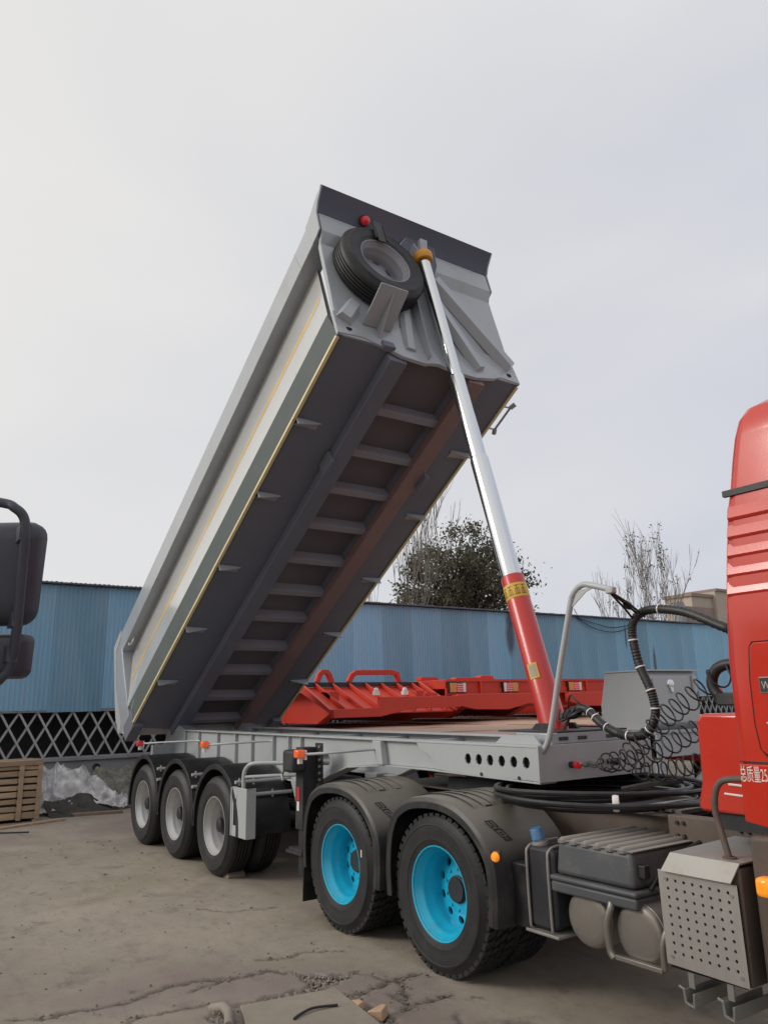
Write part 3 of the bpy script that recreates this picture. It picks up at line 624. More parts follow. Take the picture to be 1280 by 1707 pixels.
# trailer wheels
tw = make_wheel(TR, (-4.13, 0, .53), 'silver_rim', hub_out=.0)
base = Vector((-4.13, 0, .53))
for x in (-5.44, -6.75): copy_tree(tw, loc=tw.location+Vector((x+4.13, 0, 0)))
for x in (-4.13, -5.44, -6.75): copy_tree(tw, loc=tw.location+Vector((x+4.13, 2.5, 0)), rotz=math.pi)
# mudguards
def arc_guard(cx, cz, r, a0, a1, y0, y1, th, lip):
    mb = MB(); n = 26; A = [rad(a0+(a1-a0)*k/n) for k in range(n+1)]
    out_ = [(cx+r*math.cos(a), cz+r*math.sin(a)) for a in A]; inn = [(cx+(r-th)*math.cos(a), cz+(r-th)*math.sin(a)) for a in A][::-1]
    mb.prism(out_+inn, 'y', y0, y1)
    inn2 = [(cx+(r-lip)*math.cos(a), cz+(r-lip)*math.sin(a)) for a in A][::-1]
    out2 = [(cx+(r+.008)*math.cos(a), cz+(r+.008)*math.sin(a)) for a in A]
    mb.prism(out2+inn2, 'y', y0-.012, y0)
    return mb
for x in (-4.13, -5.44, -6.75):
    g = arc_guard(x+.02, .53, .665, -4, 186, -.01, .62, .012, .05).build('mudguard', 'fender2', TR, bevel=.003, seg=1)
    mb = MB(); mb.tube([(x+.62, -.02, .90), (x+.62, .66, .90)], .02, 10)
    for y in (.06, .20, .42): mb.tube([(x+.62, y, .86), (x+.62, y, .94)], .011, 8)
    mb.build('mounting_tube', 'lightgrey', g)
    mb = MB(); mb.tube([(x+.55, .0, 1.035), (x+.55, .66, 1.035)], .019, 10)
    for y in (.05, .22): mb.tube([(x+.55, y, 1.0), (x+.55, y, 1.075)], .012, 8)
    mb.build('mounting_tube', 'lightgrey', g)
    arc_guard(x+.02, .53, .665, -4, 186, 1.88, 2.51, .012, .05).build('mudguard', 'fender2', TR)
# marker lamps on arms
for (lx, lz, fx, lens, lab) in ((-7.178, 1.331, -6.3, 'redlens', 'red side marker lens'), (-4.622, 1.394, -3.95, 'orange', 'orange side marker lens'), (-2.18, 1.381, -1.62, 'orange', 'large orange side marker lens')):
    mb = MB(); mb.tube(smooth_path([(lx, .06, lz), (lx+.3, .26, lz+.02), (fx-.07, .60, lz+.04), (fx, .63, lz+.035), (fx, .665, lz+.01)], 4), .013, 8)
    arm = mb.build('marker_arm', 'lightgrey', TR)
    mb = MB(); mb.box(lx-.045, lx+.045, .0, .085, lz-.03, lz+.045); l_ = mb.build('marker_lamp', lens, arm, bevel=.012); l_['label'] = lab
    mb = MB(); mb.box(lx-.02, lx+.05, .085, .10, lz-.05, lz+.04); mb.box(lx-.015, lx+.02, .03, .07, lz-.085, lz-.03); mb.build('lamp_bracket', 'white', arm)
# side guard end panel with its bent tube
mb = MB(); mb.box(-3.62, -3.25, -.015, -.002, .485, .990)
mb.box(-3.262, -3.25, -.002, .10, .485, .990); mb.box(-3.62, -3.61, -.002, .05, .485, .990)
gp = mb.build('guard_panel', 'lightgrey', TR, bevel=.006)
mb = MB(); mb.box(-3.575, -3.505, -.0175, -.0155, .60, .87); mb.build('slot', 'blackhole', gp)
mb = MB(); mb.box(-3.64, -3.615, -.022, .0, .49, .985); mb.build('edge_strip', 'lightgrey', gp)
mb = MB(); mb.tube(smooth_path([(-3.40, .02, .97), (-3.40, .02, 1.12), (-3.37, .04, 1.20), (-3.27, .09, 1.245), (-3.0, .30, 1.25), (-2.6, .62, 1.25)], 6), .022, 12)
mb.tube([(-3.39, .03, 1.10), (-3.1, .25, 1.12), (-2.75, .60, 1.13)], .018, 10)
mb.build('guard_tube', 'lightgrey', TR)
# landing gear
for y in (.30, 2.02):
    mb = MB(); mb.box(-2.74, -2.58, y, y+.16, .62, 1.42); mb.box(-2.71, -2.61, y+.02, y+.14, .18, .62); lg = mb.build('landing_leg', 'dark', TR, bevel=.008)
    mb = MB(); mb.box(-2.83, -2.50, y-.06, y+.22, .40, .425); mb.box(-2.80, -2.52, y-.04, y+.20, .425, .45); mb.build('foot', 'dark', lg)
    mb = MB(); mb.box(-2.60, -2.46, y+.155, y+.17, 1.06, 1.46)
    mb.build('mounting_plate', 'black', lg)
    for k in range(6):
        mb = MB(); mb.cyl((-2.50, y+.155, 1.10+.065*k), (-2.50, y+.140, 1.10+.065*k), .014, 8); mb.build('bolt', 'steel', lg)
    mb = MB(); mb.box(-2.70, -2.655, y-.004, y-.001, .80, .89); mb.build('reflector_strip', 'white', lg)
    mb = MB(); mb.box(-2.70, -2.655, y-.004, y-.001, .90, 1.03); mb.build('reflector_strip', 'redlens', lg)
    mb = MB(); mb.tube(smooth_path([(-2.72, y-.02, 1.18), (-2.78, y-.08, 1.22), (-2.88, y-.08, 1.15), (-2.83, y-.1, 1.09)], 5), .014, 8); mb.build('crank', 'steel', lg)
mb = MB(); mb.box(-2.78, -2.54, .16, .32, 1.18, 1.40); mb.build('gear_box', 'dark', TR, bevel=.03)
# hinge at the rear
for y in (.66, 1.72):
    mb = MB(); mb.prism([(-7.75, 1.50), (-7.6, 1.62), (-7.3, 1.60), (-6.9, 1.517), (-6.9, 1.05), (-7.35, 1.02), (-7.75, 1.15)], 'y', y-.03, y+.15); mb.build('hinge_bracket', 'grey', TR, bevel=.006)
mb = MB(); mb.cyl((-7.60, .55, 1.55), (-7.60, 1.95, 1.55), .05, 16); mb.build('hinge_shaft', 'grey', TR)
mb = MB(); mb.box(-7.45, -7.35, .3, 2.2, 1.10, 1.3); mb.build('rear_crossbar', 'grey', TR, bevel=.006)

# --- the raised body, built in its own frame: u along the floor, Y across, v up from the floor
BO = Vector((-7.6264, 0, 1.5146)); BU = Vector((.847, 0, .5316)).normalized(); BV = Vector((-BU.z, 0, BU.x))
def T(u, y, v): return BO+BU*u+Vector((0, y, 0))+BV*v
prof = [(.0, 7.44), (.33, 7.50), (.60, 7.58), (.97, 7.68), (1.28, 7.77), (1.9, 7.95)]
def uw(v):
    if v <= 0: return 7.44+.2*v
    for (a, ua), (b, ub) in zip(prof[:-1], prof[1:]):
        if v <= b: return ua+(ub-ua)*(v-a)/(b-a)
    return prof[-1][1]
sec = [(.17, 1.26), (.045, .34), (0, .31), (.022, 0), (.10, .0), (.58, -.045), (.82, -.045), (.84, .035), (1.655, .035), (1.675, -.045), (1.915, -.045), (2.395, 0), (2.473, 0), (2.495, .31), (2.45, .34), (2.325, 1.26),
       (2.285, 1.26), (2.40, .36), (2.2, .10), (.30, .10), (.095, .36), (.21, 1.26)]
mb = MB(T); fl = [(.022, 0), (.10, .0), (.58, -.045), (.82, -.045), (.84, .035), (1.655, .035), (1.675, -.045), (1.915, -.045), (2.395, 0), (2.473, 0), (2.44, .10), (2.2, .10), (.30, .10), (.055, .10)]
mb.add([(.08, y, v) for y, v in fl]+[(7.42, y, v) for y, v in fl], [(i, (i+1) % len(fl), len(fl)+(i+1) % len(fl), len(fl)+i) for i in range(len(fl))])
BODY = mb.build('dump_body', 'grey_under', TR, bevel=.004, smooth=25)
def bpart(name, m, fn, bevel=0, **k):
    q = MB(T); fn(q); return q.build(name, m, BODY, bevel, **k)
for s_ in (0, 1):
    g_ = (lambda y: y) if not s_ else (lambda y: 2.495-y)
    sp_ = [(.178, 1.372), (-.005, .345), (.045, .345), (.22, 1.372)]
    bpart('side_panel', 'bodyside', lambda q: q.add([(u, g_(y), v) for u in (.08, 7.425) for y, v in sp_], [(i, (i+1) % 4, 4+(i+1) % 4, 4+i) for i in range(4)]), .004, smooth=25)
    sl_ = [(-.012, .344), (-.026, .318), (.010, -.001), (.066, -.001), (.05, .344)]
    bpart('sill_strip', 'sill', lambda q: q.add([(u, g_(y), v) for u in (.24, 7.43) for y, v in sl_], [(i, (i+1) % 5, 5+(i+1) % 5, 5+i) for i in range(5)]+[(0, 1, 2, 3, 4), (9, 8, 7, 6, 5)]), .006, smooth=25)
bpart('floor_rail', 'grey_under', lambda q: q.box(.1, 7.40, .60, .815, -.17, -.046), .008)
bpart('floor_panel', 'floor', lambda q: q.box(.10, 7.40, .8405, 1.6545, .028, .0345))
bpart('floor_rail', 'reddish', lambda q: q.box(.1, 7.40, 1.68, 1.895, -.17, -.046), .008)
for u in (.36, 1.0, 1.68, 2.29, 2.98, 3.56, 4.20, 4.85, 5.47, 6.08, 6.70):
    def cm(q, u=u):
        q.box(u-.05, u+.05, .8155, 1.6795, -.10, -.09); q.box(u+.038, u+.05, .8155, 1.6795, -.09, .034); q.box(u-.05, u-.038, .8155, 1.6795, -.09, .034)
    bpart('crossmember', 'grey_beam', cm, .004)
for u in (1.37, 2.62, 3.90, 5.2, 6.33):
    for s_ in (0, 1):
        fy = (lambda y: y) if not s_ else (lambda y: 2.495-y)
        def gs(q, u=u, fy=fy):
            q.add([(a, fy(y), v) for a in (u-.006, u+.006) for y, v in ((.03, -.002), (.03, -.10), (.07, -.10), (.33, -.035), (.33, -.02))], [(0, 1, 2, 3, 4), (9, 8, 7, 6, 5)]+[(i, (i+1) % 5, 5+(i+1) % 5, 5+i) for i in range(5)])
            q.add([(a, fy(y), v) for a, v in ((u-.10, -.004), (u+.006, -.085)) for y in (.03, .07)]+[(u+.006, fy(.31), -.035), (u-.1, fy(.31), -.02)], [(0, 1, 3, 2), (1, 5, 4, 3)])
        bpart('gusset', 'grey', gs)
for s_ in (0, 1):
    y0 = .555 if not s_ else 1.895
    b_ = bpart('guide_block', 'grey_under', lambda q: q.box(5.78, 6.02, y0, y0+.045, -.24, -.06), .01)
    bpart('block_recess', 'blackhole', lambda q: q.box(5.776, 5.779, y0+.01, y0+.035, -.22, -.13))
# side stripes
bpart('cream_edge_stripe', 'cream', lambda q: q.box(.05, 7.40, -.006, .030, -.014, .018))
bpart('cream_edge_stripe', 'cream', lambda q: q.box(.05, 7.40, 2.465, 2.501, -.014, .018))
def st(q):
    f = lambda v: -.005+.183*(v-.345)/1.027
    n = 40
    for a, b in ((.25, 2.4), (2.42, 4.9), (4.92, 7.35)):
        for k in range(n):
            u0, u1 = a+(b-a)*k/n, a+(b-a)*(k+1)/n
            q.add([(u0, f(.765)-.002, .765), (u1, f(.765)-.002, .765), (u1, f(.825)-.002, .835), (u0, f(.835)-.002, .835)], [(0, 1, 2, 3)])
bpart('amber_side_stripe', 'stripe', st)
# top rails
for s_ in (0, 1):
    ya, yb = (0.0, .24) if not s_ else (2.255, 2.495)
    bpart('top_rail', 'grey', lambda q: q.add([(u, y, v) for y in (ya, yb) for u, v in ((.15, 1.365), (7.77, 1.365), (7.88, 1.70), (7.5, 1.69), (.15, 1.69))],
          [tuple(range(5)), tuple(range(9, 4, -1))]+[(i, (i+1) % 5, 5+(i+1) % 5, 5+i) for i in range(5)]), .012)
    ye = -.006 if not s_ else 2.481
    bpart('rail_end_plate', 'grey', lambda q: q.add([(u, y, v) for y in (ye, ye+.02) for u, v in ((7.70, 1.362), (7.80, 1.362), (7.872, 1.38), (7.947, 1.632), (8.03, 1.71), (8.185, 1.797), (8.08, 1.80), (7.98, 1.775), (7.88, 1.74), (7.70, 1.705))],
          [tuple(range(10)), tuple(range(19, 9, -1))]+[(i, (i+1) % 10, 10+(i+1) % 10, 10+i) for i in range(10)]), .003)
    ys = ya-.004 if not s_ else yb+.004
    bpart('lifting_hook', 'lightgrey', lambda q: q.tube(smooth_path([(.42, ys+.05, 1.37), (.44, ys+.03, 1.29), (.54, ys+.05, 1.27), (.58, ys+.09, 1.37)], 5), .014, 8))
bpart('weld_band', 'grey', lambda q: q.box(7.36, 7.372, -.003, .243, 1.362, 1.685))
# front wall, canopy and ribs
fp = [(7.40, .0), (7.44, .0), (7.50, .33), (7.58, .60), (7.68, .97), (7.765, 1.27), (7.87, 1.37), (7.945, 1.635), (7.90, 1.66), (7.82, 1.41), (7.70, 1.27), (7.62, .97), (7.45, .33)]
bpart('front_wall', 'grey', lambda q: q.add([(u, y, v) for y in (.03, 2.465) for u, v in fp], [tuple(range(13)), tuple(range(25, 12, -1))]+[(i, (i+1) % 13, 13+(i+1) % 13, 13+i) for i in range(13)]), .006, smooth=20)
cp = [(7.946, 1.637), (8.03, 1.715), (8.19, 1.80), (8.175, 1.825), (8.0, 1.735), (7.90, 1.665)]
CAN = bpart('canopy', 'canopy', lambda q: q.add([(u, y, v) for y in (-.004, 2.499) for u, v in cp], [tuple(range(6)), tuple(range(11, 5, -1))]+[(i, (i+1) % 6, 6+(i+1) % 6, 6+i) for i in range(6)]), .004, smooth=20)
def lip(q):
    pl_ = [(-.004, .0), (.30, .035), (.42, .0), (.60, -.05), (.75, -.125), (1.06, -.14), (1.13, -.10), (1.25, -.075), (1.37, -.10), (1.44, -.14), (1.75, -.14), (2.08, -.04), (2.20, .02), (2.499, .0), (2.499, .30), (2.40, .36), (.10, .36), (-.004, .30)]
    n = len(pl_)
    q.add([(uw(max(0, v))+d, y, v) for d in (-.03, .012) for y, v in pl_], [tuple(range(n)), tuple(range(2*n-1, n-1, -1))]+[(i, (i+1) % n, n+(i+1) % n, n+i) for i in range(n)])
bpart('front_lip_plate', 'grey', lip, .004, smooth=20)
for y in (.15, 2.36): bpart('drain_hole', 'blackhole', lambda q: q.tube([(uw(.1)+.0125, y, .10), (uw(.1)+.016, y, .10)], .035, 12))
def rib(y0, v0, y1, v1, w=.10, h=.10, capw=.055):
    def f(q):
        d = Vector((y1-y0, v1-v0)).normalized(); n = Vector((-d.y, d.x)); vs = []
        for (y, v) in ((y0, v0), (y1, v1)):
            for s_, off in ((w, .0), (capw, h), (-capw, h), (-w, .0)):
                yy, vv = y+n.x*s_, v+n.y*s_; vs.append((uw(max(vv, 0))+off, yy, vv))
        q.add(vs, [(0, 1, 2, 3), (7, 6, 5, 4), (0, 4, 5, 1), (1, 5, 6, 2), (2, 6, 7, 3), (3, 7, 4, 0)])
    bpart('front_rib', 'grey', f, .004, smooth=20)
rib(1.56, 1.24, 2.40, .19); rib(1.50, .86, 1.86, .0, .08, .09, .045); rib(.27, .44, .10, .19, .10, .09); rib(1.02, .86, .90, .02, .08, .05, .045)
for y in (1.10, 1.385): bpart('ram_channel_plate', 'grey', lambda q: q.add([(u, yy, v) for yy in (y, y+.014) for u, v in ((7.41, -.06), (7.52, -.06), (7.92, 1.27), (7.76, 1.27))], [(0, 1, 2, 3), (7, 6, 5, 4), (0, 4, 5, 1), (1, 5, 6, 2), (2, 6, 7, 3), (3, 7, 4, 0)]))
mpn_ = [(1.02, 1.24), (1.52, 1.24), (1.60, 1.42), (1.62, 1.87), (1.36, 1.87), (1.10, 1.57)]
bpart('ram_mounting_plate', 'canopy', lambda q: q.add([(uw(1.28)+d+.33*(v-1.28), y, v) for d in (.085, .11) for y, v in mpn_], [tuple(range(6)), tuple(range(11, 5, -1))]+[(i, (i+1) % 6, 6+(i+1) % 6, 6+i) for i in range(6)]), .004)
bpart('mounting_plate_edge', 'lightgrey', lambda q: q.tube([(uw(1.28)+.10+.33*(v-1.28), y, v) for y, v in mpn_], .008, 6, closed=True))
for y in (1.205, 1.275): bpart('ram_lug', 'grey', lambda q: q.box(7.86, 8.05, y, y+.016, 1.22, 1.50), .004)
bpart('lamp_lens', 'redlens', lambda q: q.lathe([(.001, .075), (.03, .072), (.05, .06), (.055, .03), (.055, .0), (.001, .0)], (8.02, .60, 1.69), (.55, 0, -.83), 20)); bpart('lamp_cup', 'black', lambda q: q.lathe([(.06, .028), (.062, .0), (.05, -.05), (.001, -.06)], (8.02, .60, 1.69), (.55, 0, -.83), 20))
# cradle under the spare wheel
def shelf(q):
    P = [(7.50, .34, .235), (7.50, .70, .235), (7.97, .68, .29), (7.97, .34, .29)]
    q.add(P+[(a, b, c-.014) for a, b, c in P], [(0, 1, 2, 3), (7, 6, 5, 4), (0, 4, 5, 1), (1, 5, 6, 2), (2, 6, 7, 3), (3, 7, 4, 0)])
CR_ = bpart('spare_cradle', 'grey', shelf, .004)
bpart('cradle_rib', 'grey', lambda q: q.add([(u, y, v) for y in (.515, .53) for u, v in ((7.44, .06), (7.50, .22), (7.90, .266))], [(0, 1, 2), (5, 4, 3), (0, 3, 4, 1), (1, 4, 5, 2), (2, 5, 3, 0)]))
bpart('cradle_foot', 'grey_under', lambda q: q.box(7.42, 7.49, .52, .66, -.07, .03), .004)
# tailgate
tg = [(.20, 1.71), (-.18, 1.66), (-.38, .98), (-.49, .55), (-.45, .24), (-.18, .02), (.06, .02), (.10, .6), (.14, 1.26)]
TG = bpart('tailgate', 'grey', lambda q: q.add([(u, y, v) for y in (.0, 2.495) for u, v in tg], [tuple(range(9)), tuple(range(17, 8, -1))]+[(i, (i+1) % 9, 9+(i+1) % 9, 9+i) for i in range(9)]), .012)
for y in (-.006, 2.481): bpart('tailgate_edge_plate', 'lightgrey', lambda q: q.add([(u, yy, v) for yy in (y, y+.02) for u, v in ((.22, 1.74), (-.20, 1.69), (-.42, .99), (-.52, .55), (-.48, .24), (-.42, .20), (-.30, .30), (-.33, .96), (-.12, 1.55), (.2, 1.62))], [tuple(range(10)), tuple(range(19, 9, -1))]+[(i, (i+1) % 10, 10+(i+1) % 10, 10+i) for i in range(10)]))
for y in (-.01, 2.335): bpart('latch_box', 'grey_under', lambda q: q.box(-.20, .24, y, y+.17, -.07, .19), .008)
bpart('latch_rod', 'lightgrey', lambda q: q.tube([(.30, -.008, .20), (.62, -.008, .33)], .014, 8))
# ladder-like eye on the far side
bpart('side_step', 'grey', lambda q: (q.tube([(7.05, 2.48, .10), (7.05, 2.70, .10), (6.70, 2.70, .10), (6.70, 2.48, .10)], .016, 8), q.tube([(7.05, 2.70, .10), (7.12, 2.73, .10)], .03, 8), q.tube([(6.70, 2.70, .10), (6.64, 2.73, .10)], .03, 8)))
# --- the ram
PB = Vector((.05, 1.25, 1.55)); PH = Vector((-1.49, 1.25, 6.83)); RD = (PH-PB).normalized(); RL = (PH-PB).length
def at(t): return PB+RD*RL*t
mb = MB(); mb.lathe([(.001, -.06), (.10, -.06), (.12, -.02), (.117, .0), (.116, .18), (.112, .2), (.106, RL*.262), (.100, RL*.264), (.090, RL*.264)], PB, RD, 40)
RAM = mb.build('hydraulic_ram', 'red_tube', TR)
mb = MB(); stg = [(.088, .262, .50), (.077, .50, .685), (.066, .685, .985)]
pr = []
for r, a, b in stg: pr += [(r+.004, RL*a), (r+.004, RL*(b-.006)), (r-.004, RL*b)] if b < .9 else [(r, RL*a), (r, RL*b)]
mb.lathe(pr, PB, RD, 40); mb.build('chrome_stages', 'chrome', RAM)
mb = MB(); mb.lathe([(.06, -.07), (.098, -.07), (.106, -.055), (.112, -.01), (.112, .02), (.104, .035), (.07, .04), (.06, .045)], PH, RD, 36, closed=True); mb.build('head_ring', 'yellow', RAM)
mb = MB(); mb.box(PH.x-.03, PH.x+.03, 1.20, 1.30, PH.z+.05, PH.z+.22); mb.build('head_eye', 'grey', RAM, bevel=.01)
mb = MB(); mb.lathe([(.1085, RL*.222), (.1092, RL*.2225), (.1092, RL*.246), (.1085, RL*.2465)], PB, RD, 40); mb.build('yellow_band', 'label', RAM)
mb = MB(); ax = RD; q0 = Vector((0, -1, 0)); w0 = ax.cross(q0).normalized()
def onram(t, ang, r): return at(t)+(q0*math.cos(ang)+w0*math.sin(ang))*r
def patch(t0, t1, a0, a1, r, q):
    for k in range(8):
        a, b = a0+(a1-a0)*k/8, a0+(a1-a0)*(k+1)/8; q.add([onram(t0, a, r), onram(t0, b, r), onram(t1, b, r), onram(t1, a, r)], [(0, 1, 2, 3)])
# printed strokes on the band (illegible red characters)
for c0 in (-1.15, -.55, .05, .65, 1.2):
    for (ta, tb, aa, ab) in ((.241, .2425, .02, .42), (.2355, .237, .05, .38), (.2265, .228, .0, .44), (.2275, .2425, .18, .25), (.2275, .235, .05, .10), (.2275, .235, .34, .39)): patch(ta, tb, c0+aa, c0+ab, .1098, mb)
mb.build('printed_characters', 'ink', RAM)
mb = MB(); patch(.088, .112, -.05, .75, .1155, mb); mb.build('yellow_label', 'label', RAM)
mb = MB(); patch(.091, .109, .06, .62, .1162, mb); mb.build('label_print', 'bldg', RAM)
for yy in (1.08, 1.39):
    mb = MB(); mb.prism([(-.08, 1.60), (.18, 1.60), (.11, 1.66), (-.01, 1.66)], 'y', yy, yy+.03); mb.build('trunnion', 'dark', RAM)
# hose post on the gooseneck
mb = MB(); mb.tube(smooth_path([(.54-.1, .66, 1.45), (.545, .66, 1.60), (.68, .67, 2.06), (.815, .68, 2.50), (.86, .68, 2.60), (.95, .68, 2.655), (1.06, .68, 2.635), (1.20, .68, 2.590)], 8), .0225, 14)
PO = mb.build('hose_post', 'lightgrey', TR)
mb = MB(); mb.plate([(.835, .675, 2.50), (.90, .675, 2.62), (1.08, .675, 2.63), (.98, .675, 2.60)], .008); mb.build('post_gusset', 'lightgrey', PO)
mb = MB(); mb.box(1.17, 1.235, .655, .705, 2.56, 2.605); mb.build('post_tip', 'lightgrey', PO, bevel=.008)
# couplings on the front face
for y, m in ((.93, 'redlens'), (1.13, 'steel'), (1.36, 'dark')):
    mb = MB(); mb.lathe([(.001, .0), (.02, .0), (.02, .05), (.028, .055), (.028, .09), (.012, .10), (.001, .10)], (.47, y, 1.37), (1, 0, 0), 14); mb.build('air_coupling', m, TR)
mb = MB(); mb.cyl((.47, .93, 1.37), (.53, .93, 1.37), .024, 12); mb.build('coupling_body', 'dark', TR)
# spare wheel
al = rad(12); n_ = (BU*math.cos(al)-BV*math.sin(al)); SC = BO+BU*7.935+Vector((0, .673, 0))+BV*.97
SP = thing('spare_wheel', (0, 0, 0), 'spare wheel with silver rim strapped to the front wall of the raised body', 'spare wheel')
sw = rim_mb((0, 0, 0), 7, .27, .038).build('rim', 'spare_rim', SP, org=(0, 0, 0)); tyre_mb((0, 0, 0), True).build('tyre', 'rubber', SP, org=(0, 0, 0))
mb = MB(); mb.lathe([(.001, .235), (.27, .235)], (0, 0, 0), (0, 1, 0), 32); mb.build('dark_hole_disc', 'rubber', SP, org=(0, 0, 0))  # dark disc added so the rim openings look deep in shade
mb = MB(); mb.box(-.05, .05, -.055, -.04, .26, .60); mb.tube([(-.07, -.05, .30), (-.07, -.06, .55)], .012, 6); mb.tube([(.07, -.05, .30), (.07, -.06, .55)], .012, 6); mb.build('strap', 'black', SP, org=(0, 0, 0))
Yv = -n_; Xv = Vector((0, 1, 0)); Zv = Xv.cross(Yv).normalized()
SP.matrix_world = Matrix(((Xv.x, Yv.x, Zv.x, SC.x), (Xv.y, Yv.y, Zv.y, SC.y), (Xv.z, Yv.z, Zv.z, SC.z), (0, 0, 0, 1))); SP.rotation_mode = 'XYZ'
# wheel chock 
mb = MB(); mb.prism([(-4.0, 0), (-3.84, 0), (-3.84, .035), (-3.95, .11), (-4.0, .11)], 'y', .06, .26); tag(mb.build('wheel_chock', 'oldwood', bevel=.006), 'small dark wooden chock in front of the foremost grey trailer wheel', 'wheel chock')
# ------------------------------------------------------------------ the red tractor
TK = thing('tractor_truck', (1.5, 1.25, 0), 'red tractor lorry with bright blue wheels coupled under the front of the tipper trailer', 'tractor truck')
mb = MB()
for y0, y1 in ((.80, .885), (1.615, 1.70)):
    mb.box(-2.1, 4.6, y0, y1, .86, .872); mb.box(-2.1, 4.6, y0, y1, 1.098, 1.11)
    ya = y1-.012 if y0 < 1 else y0; mb.box(-2.1, 4.6, ya, ya+.012, .872, 1.098)
for x in (-2.05, -.7, .75, 1.9, 3.2): mb.box(x, x+.10, .885, 1.615, .90, 1.06)
CH = mb.build('chassis_rails', 'chassis', TK, bevel=.004)
mb = MB(); mb.box(1.46, 2.9, .70, .795, .985, 1.135); mb.build('side_beam', 'chassis', TK, bevel=.008)
for x in (1.53, 1.575, 1.95, 2.0):
    for z in (1.02, 1.095):
        mb = MB(); mb.cyl((x, .70, z), (x, .685, z), .012, 6); mb.build('rail_bolt', 'dark', CH)
mb = MB(); mb.box(-1.9, 1.4, .89, 1.61, 1.085, 1.096); mb.build('deck_plate', 'dark', TK)
for x in (0, -1.35):
    mb = MB(); mb.cyl((x, .15, .53), (x, 2.35, .53), .085, 16); mb.lathe([(.001, -.26), (.15, -.22), (.24, -.08), (.24, .08), (.15, .22), (.001, .26)], (x, 1.25, .55), (0, 1, 0), 24); mb.build('drive_axle', 'dark', TK)
mb = MB()
for y in (.72, 1.68):
    for k in range(6): mb.box(-1.5+.09*k, .15-.09*k, y, y+.10, .62+.025*k, .643+.025*k)
mb.build('rear_springs', 'dark', TK)
# drive wheels
dw = make_wheel(TK, (0, 0, .53), 'blue_rim', ribs=False, hubm='dark', flat=True)
mb = MB(); mb.box(-.985, -.970, -.0285, -.0235, .635, .69); mb.build('chalk_mark', 'white', TK)
copy_tree(dw, loc=dw.location+Vector((-1.35, 0, 0)))
for x in (0, -1.35): copy_tree(dw, loc=dw.location+Vector((x, 2.5, 0)), rotz=math.pi)
fwz = make_wheel(TK, (3.95, .02, .53), 'blue_rim', ribs=True, dual=False, hubm='dark', hub_out=.0); copy_tree(fwz, loc=fwz.location+Vector((0, 2.46, 0)), rotz=math.pi)
# fenders
FO = [(-.605, .42), (-.618, .62), (-.585, .86), (-.50, 1.03), (-.40, 1.105), (-.27, 1.155), (-.10, 1.178), (.08, 1.178), (.25, 1.148), (.39, 1.09), (.50, 1.015), (.60, .91), (.655, .79), (.668, .62), (.655, .43)]
def smooth2(P, k=3): return [(p.x, p.z) for p in smooth_path([(x, 0, z) for x, z in P], k)]
def offs(P, d):
    o = []
    for i, p in enumerate(P):
        a = P[max(0, i-1)]; b = P[min(len(P)-1, i+1)]; t = Vector((b[0]-a[0], b[1]-a[1])).normalized(); o.append((p[0]+t.y*d, p[1]-t.x*d))
    return o
def make_fender(x0, y0, y1, outer_lip):
    P = [(x0+x, z) for x, z in smooth2(FO)]
    mb = MB(); n = len(P)
    ys = [(y0, -.035), (y0+.012, -.008), (y0+.05, 0), (y1-.02, .012), (y1, -.03)] if outer_lip else [(y0, -.03), (y0+.02, .012), (y1-.05, 0), (y1-.012, -.008), (y1, -.035)]
    V = []; m = len(ys)
    for th in (0, -.012):
        for yy, d in ys: Q = offs(P, -d-th if 0 else -(d+th)); V += [(a, yy, b) for a, b in Q]
    F = []
    for j in range(m-1):
        for i in range(n-1):
            a = j*n+i; F.append((a, a+1, a+n+1, a+n)); o = m*n; F.append((o+a, o+a+n, o+a+n+1, o+a+1))
    mb.add(V, F)
    f = mb.build('fender', 'fender', TK, smooth=40)
    yl = y0 if outer_lip else y1-.012
    mb = MB(); A = offs(P, .036); B_ = offs(P, .085); mb.prism(A+B_[::-1], 'y', yl, yl+.012); mb.build('fender_lip', 'fender', f, bevel=.003, seg=1)
    for yy in (.13, .22, .31, .40, .49):
        Q0 = offs(P[9:27], -.0005); Q1 = offs(P[9:27], -.014); Q0[0] = Q1[0] = P[9]; Q0[-1] = Q1[-1] = P[26]
        mb = MB(); mb.prism(Q0+Q1[::-1][1:-1], 'y', y0+yy, y0+yy+.028); mb.build('pressed_ridge', 'fender', f, smooth=50)
    for i, yy in ((15, .15), (15, .33), (20, .24), (25, .24), (25, .42)):
        a, b = P[i], P[i+1]; t = Vector((b[0]-a[0], b[1]-a[1])).normalized(); nn = Vector((-t.y, t.x)); c = Vector(a)+t*.022
        q = [c-t*.007+nn*.001, c-t*.007+nn*.008, c+t*.007+nn*.008, c+t*.007+nn*.001]
        mb = MB(); mb.prism([tuple(v) for v in q], 'y', y0+yy, y0+yy+.07); mb.build('slot', 'blackhole', f)
    return f, P
